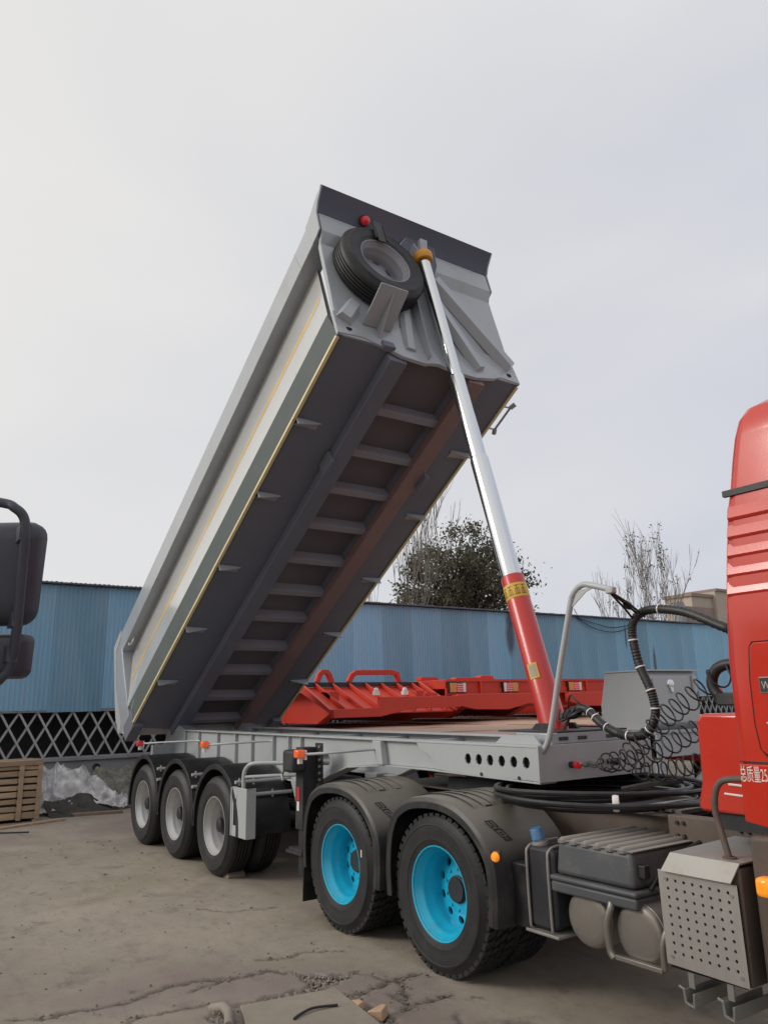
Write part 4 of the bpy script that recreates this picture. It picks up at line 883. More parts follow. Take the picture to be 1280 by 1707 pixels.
for x0 in (0, -1.35):
    f, P = make_fender(x0, -.05, .66, True)
    # embossed marks on the front slope, cut as raised strokes
    i = 29; a, b = P[i], P[i+5]; t = Vector((b[0]-a[0], 0, b[1]-a[1])).normalized(); yv = Vector((0, 1, 0)); nn = t.cross(yv).normalized(); nn = nn if nn.z > 0 else -nn
    o_ = Vector((a[0], .05, a[1]))+nn*.012
    def E_(s, w, h, O=o_, t=t, nn=nn): return lambda u, v, d: O+t*u+yv*v+nn*d
    mb = MB(lambda u, v, d: o_+t*u*.8+yv*(v*.7+u*.40)+nn*d*.7); k = .006
    def stroke(u0, v0, u1, v1): mb.box(min(u0, u1)-k/2, max(u0, u1)+k/2, min(v0, v1)-k/2, max(v0, v1)+k/2, .0, .009)
    stroke(0, 0, .0, .085); stroke(0, 0, .062, 0); stroke(0, .0425, .055, .0425); stroke(0, .085, .062, .085); stroke(.062, 0, .062, .02); stroke(.062, .065, .062, .085)
    stroke(.085, 0, .085, .085); stroke(.085, 0, .165, 0); stroke(.085, .085, .165, .085); stroke(.165, 0, .20, .03); stroke(.165, .085, .20, .055); stroke(.20, .03, .20, .055); stroke(.12, .03, .12, .058); stroke(.14, .03, .14, .058)
    mb.build('embossed_mark', 'black', f)
    f2, _ = make_fender(x0, 1.84, 2.55, False)
mb = MB(); mb.plate([(-1.97, -.03, .13), (-1.97, .62, .13), (-1.955, .62, .46), (-1.955, -.03, .46)], .012); mb.build('mud_flap', 'fender2', TK)
mb = MB(); mb.box(.66, .80, .10, .62, .44, .82); mb.build('fender_apron', 'fender2', TK, bevel=.01)
mb = MB(); mb.box(.655, .725, -.055, -.04, .835, .91); lb = mb.build('lamp_base', 'black', TK, bevel=.005)
mb = MB(); mb.lathe([(.03, 0), (.032, .012), (.024, .026), (.001, .032)], (.69, -.055, .872), (0, -1, 0), 20); mb.build('side_lamp', 'amber', lb)
# fluid tank with two straps
def rrect(x0, x1, z0, z1, r, n=6):
    o = []
    for cx, cz, a in ((x1-r, z1-r, 0), (x0+r, z1-r, 90), (x0+r, z0+r, 180), (x1-r, z0+r, 270)): o += [(cx+r*math.cos(rad(a+90*k/n)), cz+r*math.sin(rad(a+90*k/n))) for k in range(n+1)]
    return o
mb = MB(); mb.prism(rrect(.785, 1.02, .46, .935, .05), 'y', .12, .78); ft = mb.build('fluid_tank', 'dark', TK, bevel=.02)
for x in (.80, .985):
    mb = MB(); mb.tube(smooth_path([(x, .40, .948), (x, .20, .945), (x, .125, .925), (x, .105, .86), (x, .108, .52), (x, .12, .455), (x, .2, .44)], 6), .009, 8); mb.build('tank_strap', 'steel', ft)
mb = MB(); mb.box(.77, 1.05, .09, .75, .432, .450); mb.build('tank_bracket', 'steel', ft, bevel=.004)
mb = MB(); mb.lathe([(.052, .0), (.056, .02), (.052, .03), (.04, .032), (.036, .05)], (.84, .20, .93), (-.1, -.25, 1), 24); mb.build('filler_neck', 'steel', ft)
mb = MB(); mb.lathe([(.001, .115), (.036, .113), (.042, .105), (.042, .06), (.046, .055), (.046, .045), (.001, .045)], (.84, .20, .93), (-.1, -.25, 1), 14); mb.build('blue_cap', 'bluecap', ft)
# battery cover with ribbed lid
mb = MB(); mb.add([(x, y, z) for z, e in ((.80, .0), (.995, .018)) for x, y in ((1.03+e, .12+e), (1.63-e, .12+e), (1.63-e, .84), (1.03+e, .84))], [(0, 1, 2, 3), (7, 6, 5, 4), (0, 4, 5, 1), (1, 5, 6, 2), (2, 6, 7, 3), (3, 7, 4, 0)])
bc = mb.build('battery_cover', 'darkgrey', TK, bevel=.03, seg=3)
mb = MB(); mb.box(1.0, 1.655, .095, .87, .765, .798); mb.box(1.005, 1.65, .10, .86, .70, .764); mb.build('cover_flange', 'darkgrey', bc, bevel=.014)
for k in range(6):
    x = 1.085+.092*k; mb = MB(); V = []; n = 8
    for y, s_ in ((.125, .6), (.15, 1), (.83, 1), (.85, .6)): V += [(x+.034*s_*math.cos(math.pi*j/n), y, .985+.034*s_*math.sin(math.pi*j/n)) for j in range(n+1)]
    m_ = n+1; mb.add(V, [(r_*m_+j, r_*m_+j+1, (r_+1)*m_+j+1, (r_+1)*m_+j) for r_ in range(3) for j in range(n)]+[tuple(range(m_)), tuple(range(4*m_-1, 3*m_-1, -1))]); mb.build('lid_rib', 'lid', bc)
mb = MB(); mb.box(1.05, 1.62, .14, .83, .994, 1.000); mb.build('lid', 'lid', bc)
mb = MB(); mb.tube([(1.66, .22, .80), (1.685, .30, .90), (1.685, .60, .985), (1.66, .80, 1.01)], .014, 8); mb.build('cover_strap', 'black', bc)
mb = MB(); mb.box(1.60, 1.67, .17, .22, .86, .93); mb.build('latch', 'black', bc, bevel=.006)
# two air tanks lying across the chassis
for x, z in ((1.25, .585), (1.615, .575)):
    mb = MB(); r = .162; mb.lathe([(.001, .0), (.10, .001), (.135, .004), (.150, .012), (.157, .026), (.158, .034), (r, .036), (r, .06), (r, .62), (.15, .67), (.001, .70)], (x, .13, z), (0, 1, 0), 40); mb.build('air_tank', 'alu', TK)
mb = MB(); mb.tube(smooth_path([(1.43, .15, .74), (1.46, .11, .70), (1.435, .09, .60), (1.435, .10, .47), (1.46, .10, .43)], 6), .02, 10); mb.build('tank_bracket', 'alu', TK)
mb = MB(); mb.box(1.43, 1.78, .095, .13, .425, .45); mb.build('tank_bracket', 'alu', TK, bevel=.004)
mb = MB(); mb.tube(smooth_path([(1.78, .12, .44), (1.79, .12, .58), (1.83, .18, .68), (1.92, .3, .72)], 6), .018, 10); mb.build('tank_bracket', 'alu', TK)
# perforated step box
SB = MB(); SB.box(1.965, 2.375, -.02, .60, .53, 1.045); SB = SB.build('step_box', 'chassis', TK, bevel=.01)
mb = MB(); holed_plate(mb, lambda x, z, h: (x+(.975-z)*.012, -.052+h, z-(x-1.935)*.02), 8, 9, 1.958, 2.345, .585, .965, .0082, .0082, .008)
for (x0, x1, z0, z1) in ((1.930, 1.958, .545, .985), (2.345, 2.372, .545, .985), (1.958, 2.345, .545, .585), (1.958, 2.345, .965, .985)):
    mb.add([(x+(.975-z)*.012, -.052, z-(x-1.935)*.02) for x, z in ((x0, z0), (x1, z0), (x1, z1), (x0, z1))], [(0, 1, 2, 3)])
mb.build('perforated_panel', 'perf', SB)
mb = MB(); mb.box(1.95, 2.365, -.045, -.03, .53, .97); mb.build('panel_backing', 'blackhole', SB)
mb = MB(); mb.add([(1.965, -.075, .985), (2.355, -.075, .985), (2.385, -.03, 1.072), (2.0, -.03, 1.072), (1.965, .62, 1.078), (2.43, .62, 1.078), (1.965, -.068, .985), (2.355, -.068, .985), (2.385, -.024, 1.064), (2.0, -.024, 1.064), (1.965, .62, 1.070), (2.43, .62, 1.070)],
       [(0, 1, 2, 3), (3, 2, 5, 4), (6, 9, 8, 7), (9, 10, 11, 8), (0, 6, 7, 1), (1, 7, 8, 2), (2, 8, 11, 5), (0, 3, 9, 6), (3, 4, 10, 9), (4, 5, 11, 10)])
mb.build('bent_top_plate', 'steel', SB, smooth=20)
for x, z in ((1.97, .583), (2.345, .575), (2.34, .925), (1.975, .945)):
    mb = MB(); mb.cyl((x, -.052, z), (x, -.057, z), .009, 8); mb.build('screw', 'steel', SB)
for x in (2.055, 2.265):
    mb = MB(); mb.box(x-.017, x+.017, -.04, -.03, .455, .55); br = mb.build('hook_bracket', 'steel', SB, bevel=.003)
    mb = MB(); mb.tube([(x-.05, -.07, .462), (x-.025, -.07, .455), (x-.02, -.07, .40), (x+.025, -.07, .385), (x+.03, -.07, .445)], .007, 6); mb.box(x-.02, x+.03, -.07, .25, .385, .392); mb.box(x-.024, x-.018, -.07, .25, .385, .455); mb.box(x+.027, x+.033, -.07, .25, .388, .445); mb.build('hook', 'steel', br)
mb = MB(); mb.tube(smooth_path([(2.285, .05, 1.07), (2.262, .05, 1.17), (2.238, .05, 1.28), (2.245, .05, 1.36), (2.275, .05, 1.42), (2.33, .05, 1.445), (2.44, .08, 1.448)], 6), .0165, 12); mb.lathe([(.035, 0), (.035, .012), (.02, .014)], (2.287, .05, 1.068), (0, 0, 1), 16); mb.build('grab_handle', 'chassis', TK)
mb = MB(); mb.prism([(2.44, .50), (2.95, .45), (2.95, 1.24), (2.44, 1.2)], 'y', -.02, .5); stp = mb.build('front_mudguard_panel', 'chassis', TK, bevel=.02)
mb = MB(); mb.box(2.49, 2.57, -.10, -.022, .955, 1.04); mb.build('side_lamp', 'amber', stp, bevel=.02)
mb = MB(); mb.box(2.60, 2.61, -.06, .0, .50, .93); mb.build('edge_trim', 'lightgrey', stp)
# cab
LV = [(1.255, 2.398, .035), (1.54, 2.394, .020), (2.03, 2.405, .018), (2.30, 2.424, .024), (2.55, 2.452, .036), (2.80, 2.485, .050), (2.90, 2.508, .058), (3.05, 2.535, .066), (3.18, 2.562, .076), (3.27, 2.59, .088), (3.325, 2.63, .11), (3.36, 2.70, .16), (3.38, 2.82, .26)]
mb = MB(); V = []
for z, xr, yn in LV:
    r = .07; xf_ = 4.72-max(0, z-2.0)*.16; L = [(xr+r*(1-math.sin(a)), yn+r*(1-math.cos(a))) for a in (0, .4, .8, 1.2, math.pi/2)]
    L = L[::-1]; L2 = [(xf_-.12, yn), (xf_-.03, yn+.06), (xf_, yn+.2)]
    near = L+L2; far = [(x, 2.5-y) for x, y in near][::-1]; V += [(x, y, z) for x, y in near+far]
m_ = len(V)//len(LV)
mb.add(V, [(i*m_+k, i*m_+(k+1) % m_, (i+1)*m_+(k+1) % m_, (i+1)*m_+k) for i in range(len(LV)-1) for k in range(m_)]+[tuple(range(m_))[::-1], tuple(range((len(LV)-1)*m_, len(LV)*m_))])
CAB = mb.build('cab', 'red', TK, bevel=.0, smooth=32)
for k in range(5):
    zt = 2.815-.098*k; zb = zt-.085; f = lambda z: .018+max(0, (z-2.03))*.036
    mb = MB(); mb.prism([(f(zt)+.006, zt), (f(zb)-.010, zb+.020), (f(zb)-.006, zb+.010), (f(zb)+.008, zb)], 'x', 2.515-.012*k, 3.3); mb.build('side_louvre', 'red', CAB, bevel=.004)
mb = MB(); mb.box(2.50, 3.35, .044, .07, 2.868, 2.900); mb.build('black_roof_seam', 'black', CAB)
mb = MB(); mb.box(2.43, 3.35, .008, .03, 1.536, 1.541); mb.build('panel_seam', 'dark', CAB)
mb = MB(); mb.prism([(2.425, 1.528), (3.3, 1.528), (3.3, 1.20), (2.80, 1.20), (2.42, 1.262)], 'y', .006, .04); mb.build('lower_panel', 'red', CAB, bevel=.006)
def locker(d): return [(2.575-d, 2.105+d), (2.556-d, 2.085), (2.538-d, 1.93), (2.534-d, 1.72), (2.548-d, 1.60), (2.575-d, 1.572-d), (3.25, 1.572-d), (3.25, 2.105+d)]
mb = MB(); mb.prism(locker(.006), 'y', .0155, .05); mb.build('locker_gap', 'blackhole', CAB)
mb = MB(); mb.prism(locker(0), 'y', .011, .05); lk = mb.build('locker_door', 'red', CAB, bevel=.005)
mb = MB(); mb.box(2.585, 2.80, .006, .0105, 1.862, 1.938); bd_ = mb.build('badge_plate', 'steel', CAB, bevel=.003)
mb = MB(); mb.box(2.589, 2.796, .003, .0055, 1.867, 1.933); mb.build('badge_face', 'black', CAB)
RX = Matrix.Rotation(rad(90), 4, 'X')
text_mesh('WTO', .055, 'bldg', 'badge_lettering', CAB, Matrix.Translation((2.598, .0025, 1.880)) @ RX, .75, .0008)
text_mesh('总质量25', .082, 'whitepaint', 'white_lettering', CAB, Matrix.Translation((2.426, .0045, 1.452)) @ RX, .43, .0008)
mb = MB(); mb.tube([(2.60, .006, 1.72), (2.70, .0, 1.725)], .008, 8); mb.build('locker_handle', 'steel', CAB)
for x in (4.3,):
    mb = MB(); mb.prism([(3.45, 2.15), (4.45, 2.15), (4.3, 2.80), (3.5, 2.80)], 'y', .012, .06); mb.build('door_window', 'glass', CAB)
mb = MB(); mb.prism([(.25, 2.1), (2.25, 2.1), (2.15, 2.85), (.35, 2.85)], 'x', 4.55, 4.72); mb.build('windscreen', 'glass', CAB)
mb = MB(); mb.box(4.5, 4.85, .05, 2.45, .40, 1.25); mb.build('front_bumper', 'red', TK, bevel=.05)
mb = MB(); mb.prism([(1.992, 1.72), (2.03, 1.757), (2.398, 1.757), (2.398, 1.235), (1.97, 1.235), (1.945, 1.262), (1.985, 1.40)], 'y', .33, .95); rf = mb.build('rear_fairing', 'red', TK, bevel=.018, seg=3)
mb = MB(); mb.prism([(2.0, 1.235), (2.398, 1.235), (2.398, 1.15), (2.05, 1.15)], 'y', .36, .95); mb.build('fairing_bracket', 'dark', rf)
for z, x0 in ((1.335, 2.12), (1.385, 2.15)):
    mb = MB(); mb.tube([(x0, .328, z+.004), (x0+.10, .328, z), (x0+.14, .328, z+.012)], .006, 6); mb.build('pressed_line', 'white', rf)
mb = MB(); mb.tube(smooth_path([(2.42, 1.0, 2.06), (1.90, 1.0, 2.05), (1.76, 1.0, 2.035), (1.70, 1.0, 1.98), (1.69, 1.0, 1.91), (1.73, 1.0, 1.85), (1.80, 1.0, 1.83), (2.42, 1.0, 1.83)], 7), .036, 12); ih = mb.build('intake_hose', 'black', TK)
mb = MB(); mb.box(1.735, 2.0, .94, 1.06, 1.79, 1.87); mb.build('hose_clamp', 'black', ih, bevel=.01)
# fifth wheel
mb = MB(); mb.lathe([(.001, .0), (.46, .0), (.47, .02), (.46, .045), (.001, .05)], (-.42, 1.25, 1.205), (0, 0, 1), 36); mb.prism([(-.95, .98), (-.90, 1.2), (.05, 1.2), (.10, .98)], 'y', .85, .93); mb.prism([(-.95, .98), (-.90, 1.2), (.05, 1.2), (.10, .98)], 'y', 1.57, 1.65); mb.build('fifth_wheel', 'dark', TK)
mb = MB(); mb.box(.32, .60, .95, 1.55, 1.0, 1.14); mb.build('valve_block', 'dark', TK, bevel=.01)
mb = MB(); mb.box(.55, 1.15, .90, .94, 1.10, 1.125); mb.build('walkway_edge', 'lid', TK)
for k in range(5):
    mb = MB(); mb.box(1.05+.075*k, 1.10+.075*k, .93, 1.55, 1.112, 1.13); mb.build('walkway_bar', 'lid', TK)

# ------------------------------------------------------------------ hoses
mb = MB()
for k in range(7):
    random.seed(60+k); pts = []; n = 40; rr = .66+.055*(k % 4)+random.uniform(-.015, .015)
    for i in range(n):
        a = 2*math.pi*i/n; r = rr*(1+.03*math.sin(a*2+k)+.02*math.sin(3*a+2*k)); pts.append((.66+.06*math.sin(k)+r*.95*math.cos(a), 1.02+r*1.0*math.sin(a), 1.140+.021*k*.75+.012*math.sin(a*2+k*1.7)))
    mb.tube(pts, .017, 8, closed=True)
mb.tube([(1.00, .85, 1.235), (1.15, .98, 1.275), (1.32, 1.10, 1.30)], .02, 6)
hc = mb.build('hose_coil', 'fender2', None)
tag(hc, 'loose coil of black hose lying on the tractor deck under the trailer nose', 'hose coil')
mb = MB(); mb.lathe([(.05, -.02), (.055, 0), (.05, .02)], (1.20, .54, 1.19), (.8, .6, 0), 12); mb.build('white_tie', 'white', hc)
def coil(path, r, turns, name, lab, tr=.0075, seed=1, f0=0.0):
    random.seed(seed)
    P = smooth_path(path, 24); n = len(P); pts = []; N_ = turns*14
    for i in range(N_+1):
        f = i/N_*(n-1); a = int(min(f, n-2)); p = P[a].lerp(P[a+1], f-a); t = (P[min(n-1, a+2)]-P[max(0, a-1)]).normalized()
        q = Vector((0, 0, 1)); q = (q-t*q.dot(t)).normalized(); w = t.cross(q); ang = 2*math.pi*i/14; e = max(.06, min(1, (i-f0*N_)/14, (N_-i)/16))
        pts.append(p+(q*math.cos(ang)+w*math.sin(ang))*r*e*(1+.08*math.sin(i*.21)))
    m_ = MB(); m_.tube(pts, tr, 6); o = m_.build(name, 'black'); return tag(o, lab, 'air hose', 'coiled air hoses between tractor and trailer')
coil([(.56, 1.36, 1.37), (.75, 1.05, 1.40), (.95, 1.0, 1.45), (1.118, 1.0, 1.56), (1.312, 1.0, 1.72), (1.514, 1.0, 1.84), (1.80, 1.0, 1.98), (2.42, 1.0, 2.02)], .072, 22, 'coiled_air_hose', 'upper black coiled hose climbing steeply to the back of the red cab', .006, 1, .24)
coil([(.56, 1.13, 1.37), (.80, 1.0, 1.40), (1.0, 1.0, 1.42), (1.20, 1.0, 1.485), (1.40, 1.0, 1.575), (1.60, 1.0, 1.66), (2.0, 1.0, 1.70), (2.42, 1.0, 1.70)], .066, 18, 'coiled_air_hose', 'middle black coiled hose rising gently in front of the pale openings', .006, 2, .03)
coil([(.58, .93, 1.37), (.85, .95, 1.36), (1.08, .98, 1.355), (1.32, 1.0, 1.375), (1.56, 1.0, 1.44), (1.9, 1.0, 1.5), (2.42, 1.0, 1.5)], .062, 22, 'coiled_air_hose', 'lowest black coiled hose running almost level above the hose coil', .006, 3, .27)
hp = [(2.42, 1.0, 2.12), (1.95, 1.0, 2.235), (1.816, 1.0, 2.285), (1.60, 1.0, 2.39), (1.451, 1.0, 2.435), (1.29, 1.0, 2.455), (1.19, 1.0, 2.44), (1.12, 1.0, 2.385), (1.10, 1.0, 2.30), (1.112, 1.0, 2.18), (1.14, 1.0, 2.06), (1.20, 1.0, 1.92), (1.225, 1.0, 1.83), (1.228, 1.0, 1.74), (1.18, 1.0, 1.645), (1.10, 1.0, 1.595), (.98, 1.0, 1.585), (.87, 1.0, 1.61), (.732, 1.02, 1.665), (.62, 1.05, 1.735), (.52, 1.09, 1.775), (.42, 1.13, 1.775), (.27, 1.17, 1.73), (.16, 1.21, 1.70)]
P = smooth_path(hp, 10); mb = MB(); rs = [.031+.0022*((i % 2)*2-1) for i in range(len(P))]; mb.tube(P, rs, 12)
bh = mb.build('hydraulic_hose', 'black'); tag(bh, 'thick black corrugated hose looping from the red cab down to the ram base', 'hydraulic hose')
for i in (46, 84, 100, 112, 126, 142, 160, 176, 186, 192):
    t = (P[i+1]-P[i-1]).normalized(); mb = MB(); mb.lathe([(.034, -.005), (.0365, -.005), (.0365, .005), (.034, .005)], P[i], t, 14, closed=True); mb.build('cable_tie', 'white', bh)
mb = MB(); mb.tube(smooth_path([(.52, 1.09, 1.78), (.47, 1.05, 1.84), (.42, 1.06, 1.88), (.36, 1.09, 1.85), (.30, 1.14, 1.76)], 5), .007, 6); mb.lathe([(.045, -.06), (.05, -.02), (.045, .05), (.03, .06)], (.35, 1.15, 1.745), (1, -.2, .2), 12)
for k in range(6): mb.tube(smooth_path([(.5-.05*k, 1.10, 1.77), (.44-.04*k, 1.04+.01*k, 1.73-.01*k), (.34, 1.10, 1.70), (.2, 1.18, 1.64-.01*k)], 4), .006, 5)
mb.build('hose_fitting', 'dark', bh)
mb = MB(); mb.tube([(1.19, .68, 2.575), (1.185, .85, 2.50), (1.17, .98, 2.44)], .009, 6); mb.tube([(1.20, .68, 2.575), (1.23, .84, 2.49), (1.22, 1.0, 2.41)], .008, 6); mb.tube([(1.185, .69, 2.57), (1.15, .88, 2.47), (1.13, 1.0, 2.39)], .008, 6); mb.lathe([(.02, -.03), (.028, 0), (.02, .03)], (1.185, .87, 2.49), (0, 1, -.6), 8)
tag(mb.build('hanging_strap', 'black'), 'black strap tying the thick hose to the tip of the grey hose post', 'strap')
# ------------------------------------------------------------------ neighbouring flatbed trailers with red trailers stacked on them
def flatbed(x0, x1, y0, y1, z, lab, waves):
    t = thing('flatbed_trailer', ((x0+x1)/2, (y0+y1)/2, 0), lab, 'flatbed trailer', 'parked trailers behind the tipper')
    random.seed(int(y0*10))
    x = x0
    while x < x1-.05:
        w = min(random.choice((1.45, 1.5, 1.52)), x1-x); V = []; n = 5; a, b = random.uniform(-.012, .012), random.uniform(-.012, .012)
        for i in range(2):
            for j in range(n): V.append((x+(w-.008)*i, y0+(y1-y0)*j/(n-1), z+waves*math.sin(j*1.9+x)+(a if i == 0 else b)))
        V += [(p[0], p[1], p[2]-.02) for p in V]
        F = [(j, j+1, n+j+1, n+j) for j in range(n-1)]+[(2*n+j+1, 2*n+j, 3*n+j, 3*n+j+1) for j in range(n-1)]+[(j, 2*n+j, 2*n+j+1, j+1) for j in range(n-1)]+[(n+j+1, 3*n+j+1, 3*n+j, n+j) for j in range(n-1)]+[(0, n, 3*n, 2*n), (n-1, 3*n-1, 4*n-1, 2*n-1)]
        mb = MB(); mb.add(V, F); mb.build('deck_plate', 'tan', t, smooth=60); x += w
    for y in (y0, y1-.12):
        mb = MB(); mb.box(x0, x1, y, y+.12, z-.22, z-.045); mb.build('side_rail', 'red_flat', t, bevel=.006)
    for y in (y0+.8, y1-.95):
        mb = MB(); mb.box(x0+.1, x1-.1, y, y+.15, z-.55, z-.23); mb.build('main_beam', 'red_flat', t, bevel=.006)
    xx = x0+.4
    while xx < x1-.2:
        mb = MB(); mb.box(xx, xx+.09, y0+.121, y1-.121, z-.225, z-.05); mb.build('cross_bearer', 'red_flat', t); xx += 1.5
    w0 = None
    for x in (x0+2.0, x0+3.3):
        for y in (y0+.05, y1-.35):
            mb = MB(); mb.lathe([(.10, .27), (.27, .26), (.30, .30), (.42, .31), (.455, .24), (.46, .15), (.455, .06), (.42, .0), (.30, .01), (.28, .10), (.12, .12), (.12, .05), (.001, .04)], (x, y, .46), (0, 1, 0), 36); mb.build('wheel', 'rubber', t)
        mb = MB(); mb.box(x-.1, x+.1, y0+.85, y1-.85, .40, z-.5); mb.build('axle_mount', 'dark', t)
    for y in (y0+.4, y1-.55):
        mb = MB(); mb.box(x1-1.6, x1-1.45, y, y+.15, .03, z-.23); mb.box(x1-1.68, x1-1.37, y-.06, y+.21, .0, .03); mb.build('landing_leg', 'dark', t)
    return t
flatbed(-12.2, -2.2, 3.35, 6.15, 1.40, 'flatbed trailer with tan plated deck nearest behind the raised grey tipper', .010)
flatbed(-12.2, -2.35, 6.55, 9.35, 1.415, 'flatbed trailer with tan plated deck in the middle of the parked row', .012)
flatbed(-12.2, -2.6, 9.75, 12.55, 1.42, 'flatbed trailer with tan plated deck farthest from the grey tipper', .010)
def tail_lamp(mbp, y, z, x, flip, par):
    order = (('amber_off', .0, .17), ('redlens', .175, .34), ('white', .345, .42))
    mb = MB(); mb.box(x-.08, x-.001, y-.02, y+.44, z-.115, z+.115); base = mb.build('lamp_cluster', 'black', par)
    for nm, a, b in order:
        if flip: a, b = .42-b, .42-a
        mb = MB(); mb.box(x, x+.022, y+a, y+b, z-.095, z+.095); mb.build({'amber_off': 'amber_lens', 'redlens': 'red_lens', 'white': 'white_lens'}[nm], nm, base, bevel=.008)
        if nm == 'redlens':
            for k in range(4):
                mb = MB(); mb.box(x+.0225, x+.026, y+a, y+b, z-.075+.045*k, z-.066+.045*k); mb.build('lens_bar', 'white', base)
def red_trailer(y0, y1, zb, lab, lights, ramp=False):
    X = -8.0
    t = thing('stacked_red_trailer', (-10, (y0+y1)/2, zb-.06), lab, 'red trailer', 'red trailers stacked on the flatbeds')
    mb = MB(); mb.box(-12.1, X, y0, y1, zb+.55, zb+.74)
    if not ramp: mb.build('rear_plate', 'red_flat', t, bevel=.008)
    for y in (y0+.35, y1-.55):
        mb = MB(); mb.prism([(-12.1, zb-.045), (X-.5, zb-.045), (X, zb+.15), (X, zb+.548), (-12.1, zb+.548)], 'y', y, y+.2); mb.build('main_beam', 'red_flat', t, bevel=.006)
    if not ramp:
        # tapering bumper beam below the lamp plate
        P = [(y0+.02, zb+.22), (y0+.5, zb+.13), (y0+1.4, zb+.11), (y0+2.0, zb+.22), (y1-.02, zb+.20), (y1-.02, zb+.44), (y0+.02, zb+.44)]
        mb = MB(); mb.prism(P, 'x', X+.18, X+.36); mb.build('bumper_beam', 'red_flat', t, bevel=.01)
        mb = MB(); mb.box(X+.01, X+.30, y0, y1, zb+.44, zb+.452); mb.build('bumper_flange', 'red_flat', t)
        mb = MB(); mb.box(X-.02, X+.02, y0, y1, zb+.15, zb+.56); mb.build('back_plate', 'red_flat', t, bevel=.004)
        mb = MB(); mb.box(X+.021, X+.05, y0, y1, zb+.70, zb+.745); mb.build('top_lip', 'red_flat', t)
        for k, (y, fl) in enumerate(lights): tail_lamp(mb, y, zb+.575, X+.06, fl, t)
        for y in (y0+.9, y1-.9):
            mb = MB(); mb.box(X+.0, X+.06, y, y+.05, zb+.452, zb+.70); mb.build('plate_stiffener', 'red_flat', t)
    else:
        V = [(X-.6, zb+.73), (X-.55, zb+.745), (X+.62, zb+.20), (X+.62, zb+.14), (X-.6, zb+.60)]
        mb = MB(); mb.prism([(X-4.1, zb+.56), (X-4.1, zb+.745), (X-.6, zb+.745), (X+.60, zb+.22), (X+.60, zb+.15), (X-.55, zb+.56)], 'y', y0, y0+.06); mb.build('side_plate', 'red_flat', t, bevel=.004)
        mb = MB(); mb.prism([(X-4.1, zb+.56), (X-4.1, zb+.745), (X-.6, zb+.745), (X+.60, zb+.22), (X+.60, zb+.15), (X-.55, zb+.56)], 'y', y1-.06, y1); mb.build('side_plate', 'red_flat', t, bevel=.004)
        mb = MB(); mb.prism([(X-4.1, zb+.64), (X-.62, zb+.64), (X+.56, zb+.15), (X+.56, zb+.13), (X-.65, zb+.615), (X-4.1, zb+.615)], 'y', y0+.061, y1-.061); mb.build('sloping_deck', 'red_flat', t)
        for k in range(7):
            y = y0+.35+k*(y1-y0-.6)/6; mb = MB(); mb.prism([(X-.60, zb+.73), (X+.56, zb+.235), (X+.56, zb+.155), (X-.60, zb+.645)], 'y', y, y+.03); mb.build('ramp_rib', 'red_flat', t)
        mb = MB(); mb.box(X-.62, X-.58, y0+.06, y1-.06, zb+.645, zb+.735); mb.build('deck_edge', 'dark', t)
        mb = MB(); mb.prism([(y0, zb+.08), (y0+1.0, zb+.08), (y0+1.5, zb+.17), (y0+1.9, zb+.21), (y1, zb+.21), (y1, zb+.43), (y0+1.0, zb+.43), (y0+.99, zb+.24), (y0, zb+.23)], 'x', X+.61, X+.72); mb.build('bumper_beam', 'red_flat', t, bevel=.008)
        for y in (y0+.9, y0+1.55):
            mb = MB(); mb.box(X+.60, X+.68, y, y+.11, zb+.465, zb+.53); mb.lathe([(.045, 0), (.05, .02), (.035, .06), (.001, .07)], (X+.64, y+.055, zb+.53), (0, 0, 1), 12); mb.build('step_lamp', 'white', t)
        mb = MB(); mb.box(X+.50, X+.55, y1-.75, y1-.45, zb+.44, zb+.49); mb.build('tie_bracket', 'red_flat', t)
    return t
ra = red_trailer(3.45, 6.35, 1.52, 'red stacked trailer with a ribbed sloping tail, nearest the raised tipper', (), True)
rb = red_trailer(6.55, 9.20, 1.54, 'red stacked trailer showing a pair of tail lamp clusters, middle of three', ((6.62, False), (8.12, True)))
rc = red_trailer(9.85, 12.5, 1.545, 'red stacked trailer partly hidden by the ram, its one lamp cluster in view', ((10.15, False), (11.9, True)))
def loop_frame(pts, w, d, lab, par_name):
    mb = MB(); P = [Vector(p) for p in pts]; V = []
    n = len(P)
    for i, p in enumerate(P):
        t = (P[min(n-1, i+1)]-P[max(0, i-1)]).normalized(); q = Vector((0, t.z, -t.y)) if abs(t.x) < .9 else Vector((0, 0, 1)); q.normalize()
        V += [p+q*w/2+Vector((d, 0, 0)), p-q*w/2+Vector((d, 0, 0)), p-q*w/2-Vector((d, 0, 0)), p+q*w/2-Vector((d, 0, 0))]
    F = [(i*4+k, i*4+(k+1) % 4, (i+1)*4+(k+1) % 4, (i+1)*4+k) for i in range(n-1) for k in range(4)]+[(0, 1, 2, 3), (4*n-1, 4*n-2, 4*n-3, 4*n-4)]
    mb.add(V, F); return mb
X = -9.0; z0 = 2.262
for pts, lab in ((((X, 4.08, z0), (X, 4.14, 2.42), (X, 4.20, 2.47), (X, 4.30, 2.47), (X, 4.36, 2.41), (X, 4.42, z0)), 'small red upright hoop on the red stacked trailer beside the tipper body'),
                 (((X, 4.82, z0), (X, 4.90, 2.40), (X, 5.0, 2.46), (X, 5.9, 2.47), (X, 6.03, 2.44), (X, 6.08, z0)), 'long red open frame standing on the red stacked trailer')):
    mb = loop_frame(pts, .105, .05, lab, ''); o = mb.build('ramp_frame', 'red_flat', ra, bevel=.01)
mb = MB(); mb.prism([(6.62, 2.286), (6.62, 2.37), (7.05, 2.37), (7.14, 2.286)], 'x', X-.1, X+.1); mb.build('ramp_bar', 'red_flat', rb, bevel=.01)
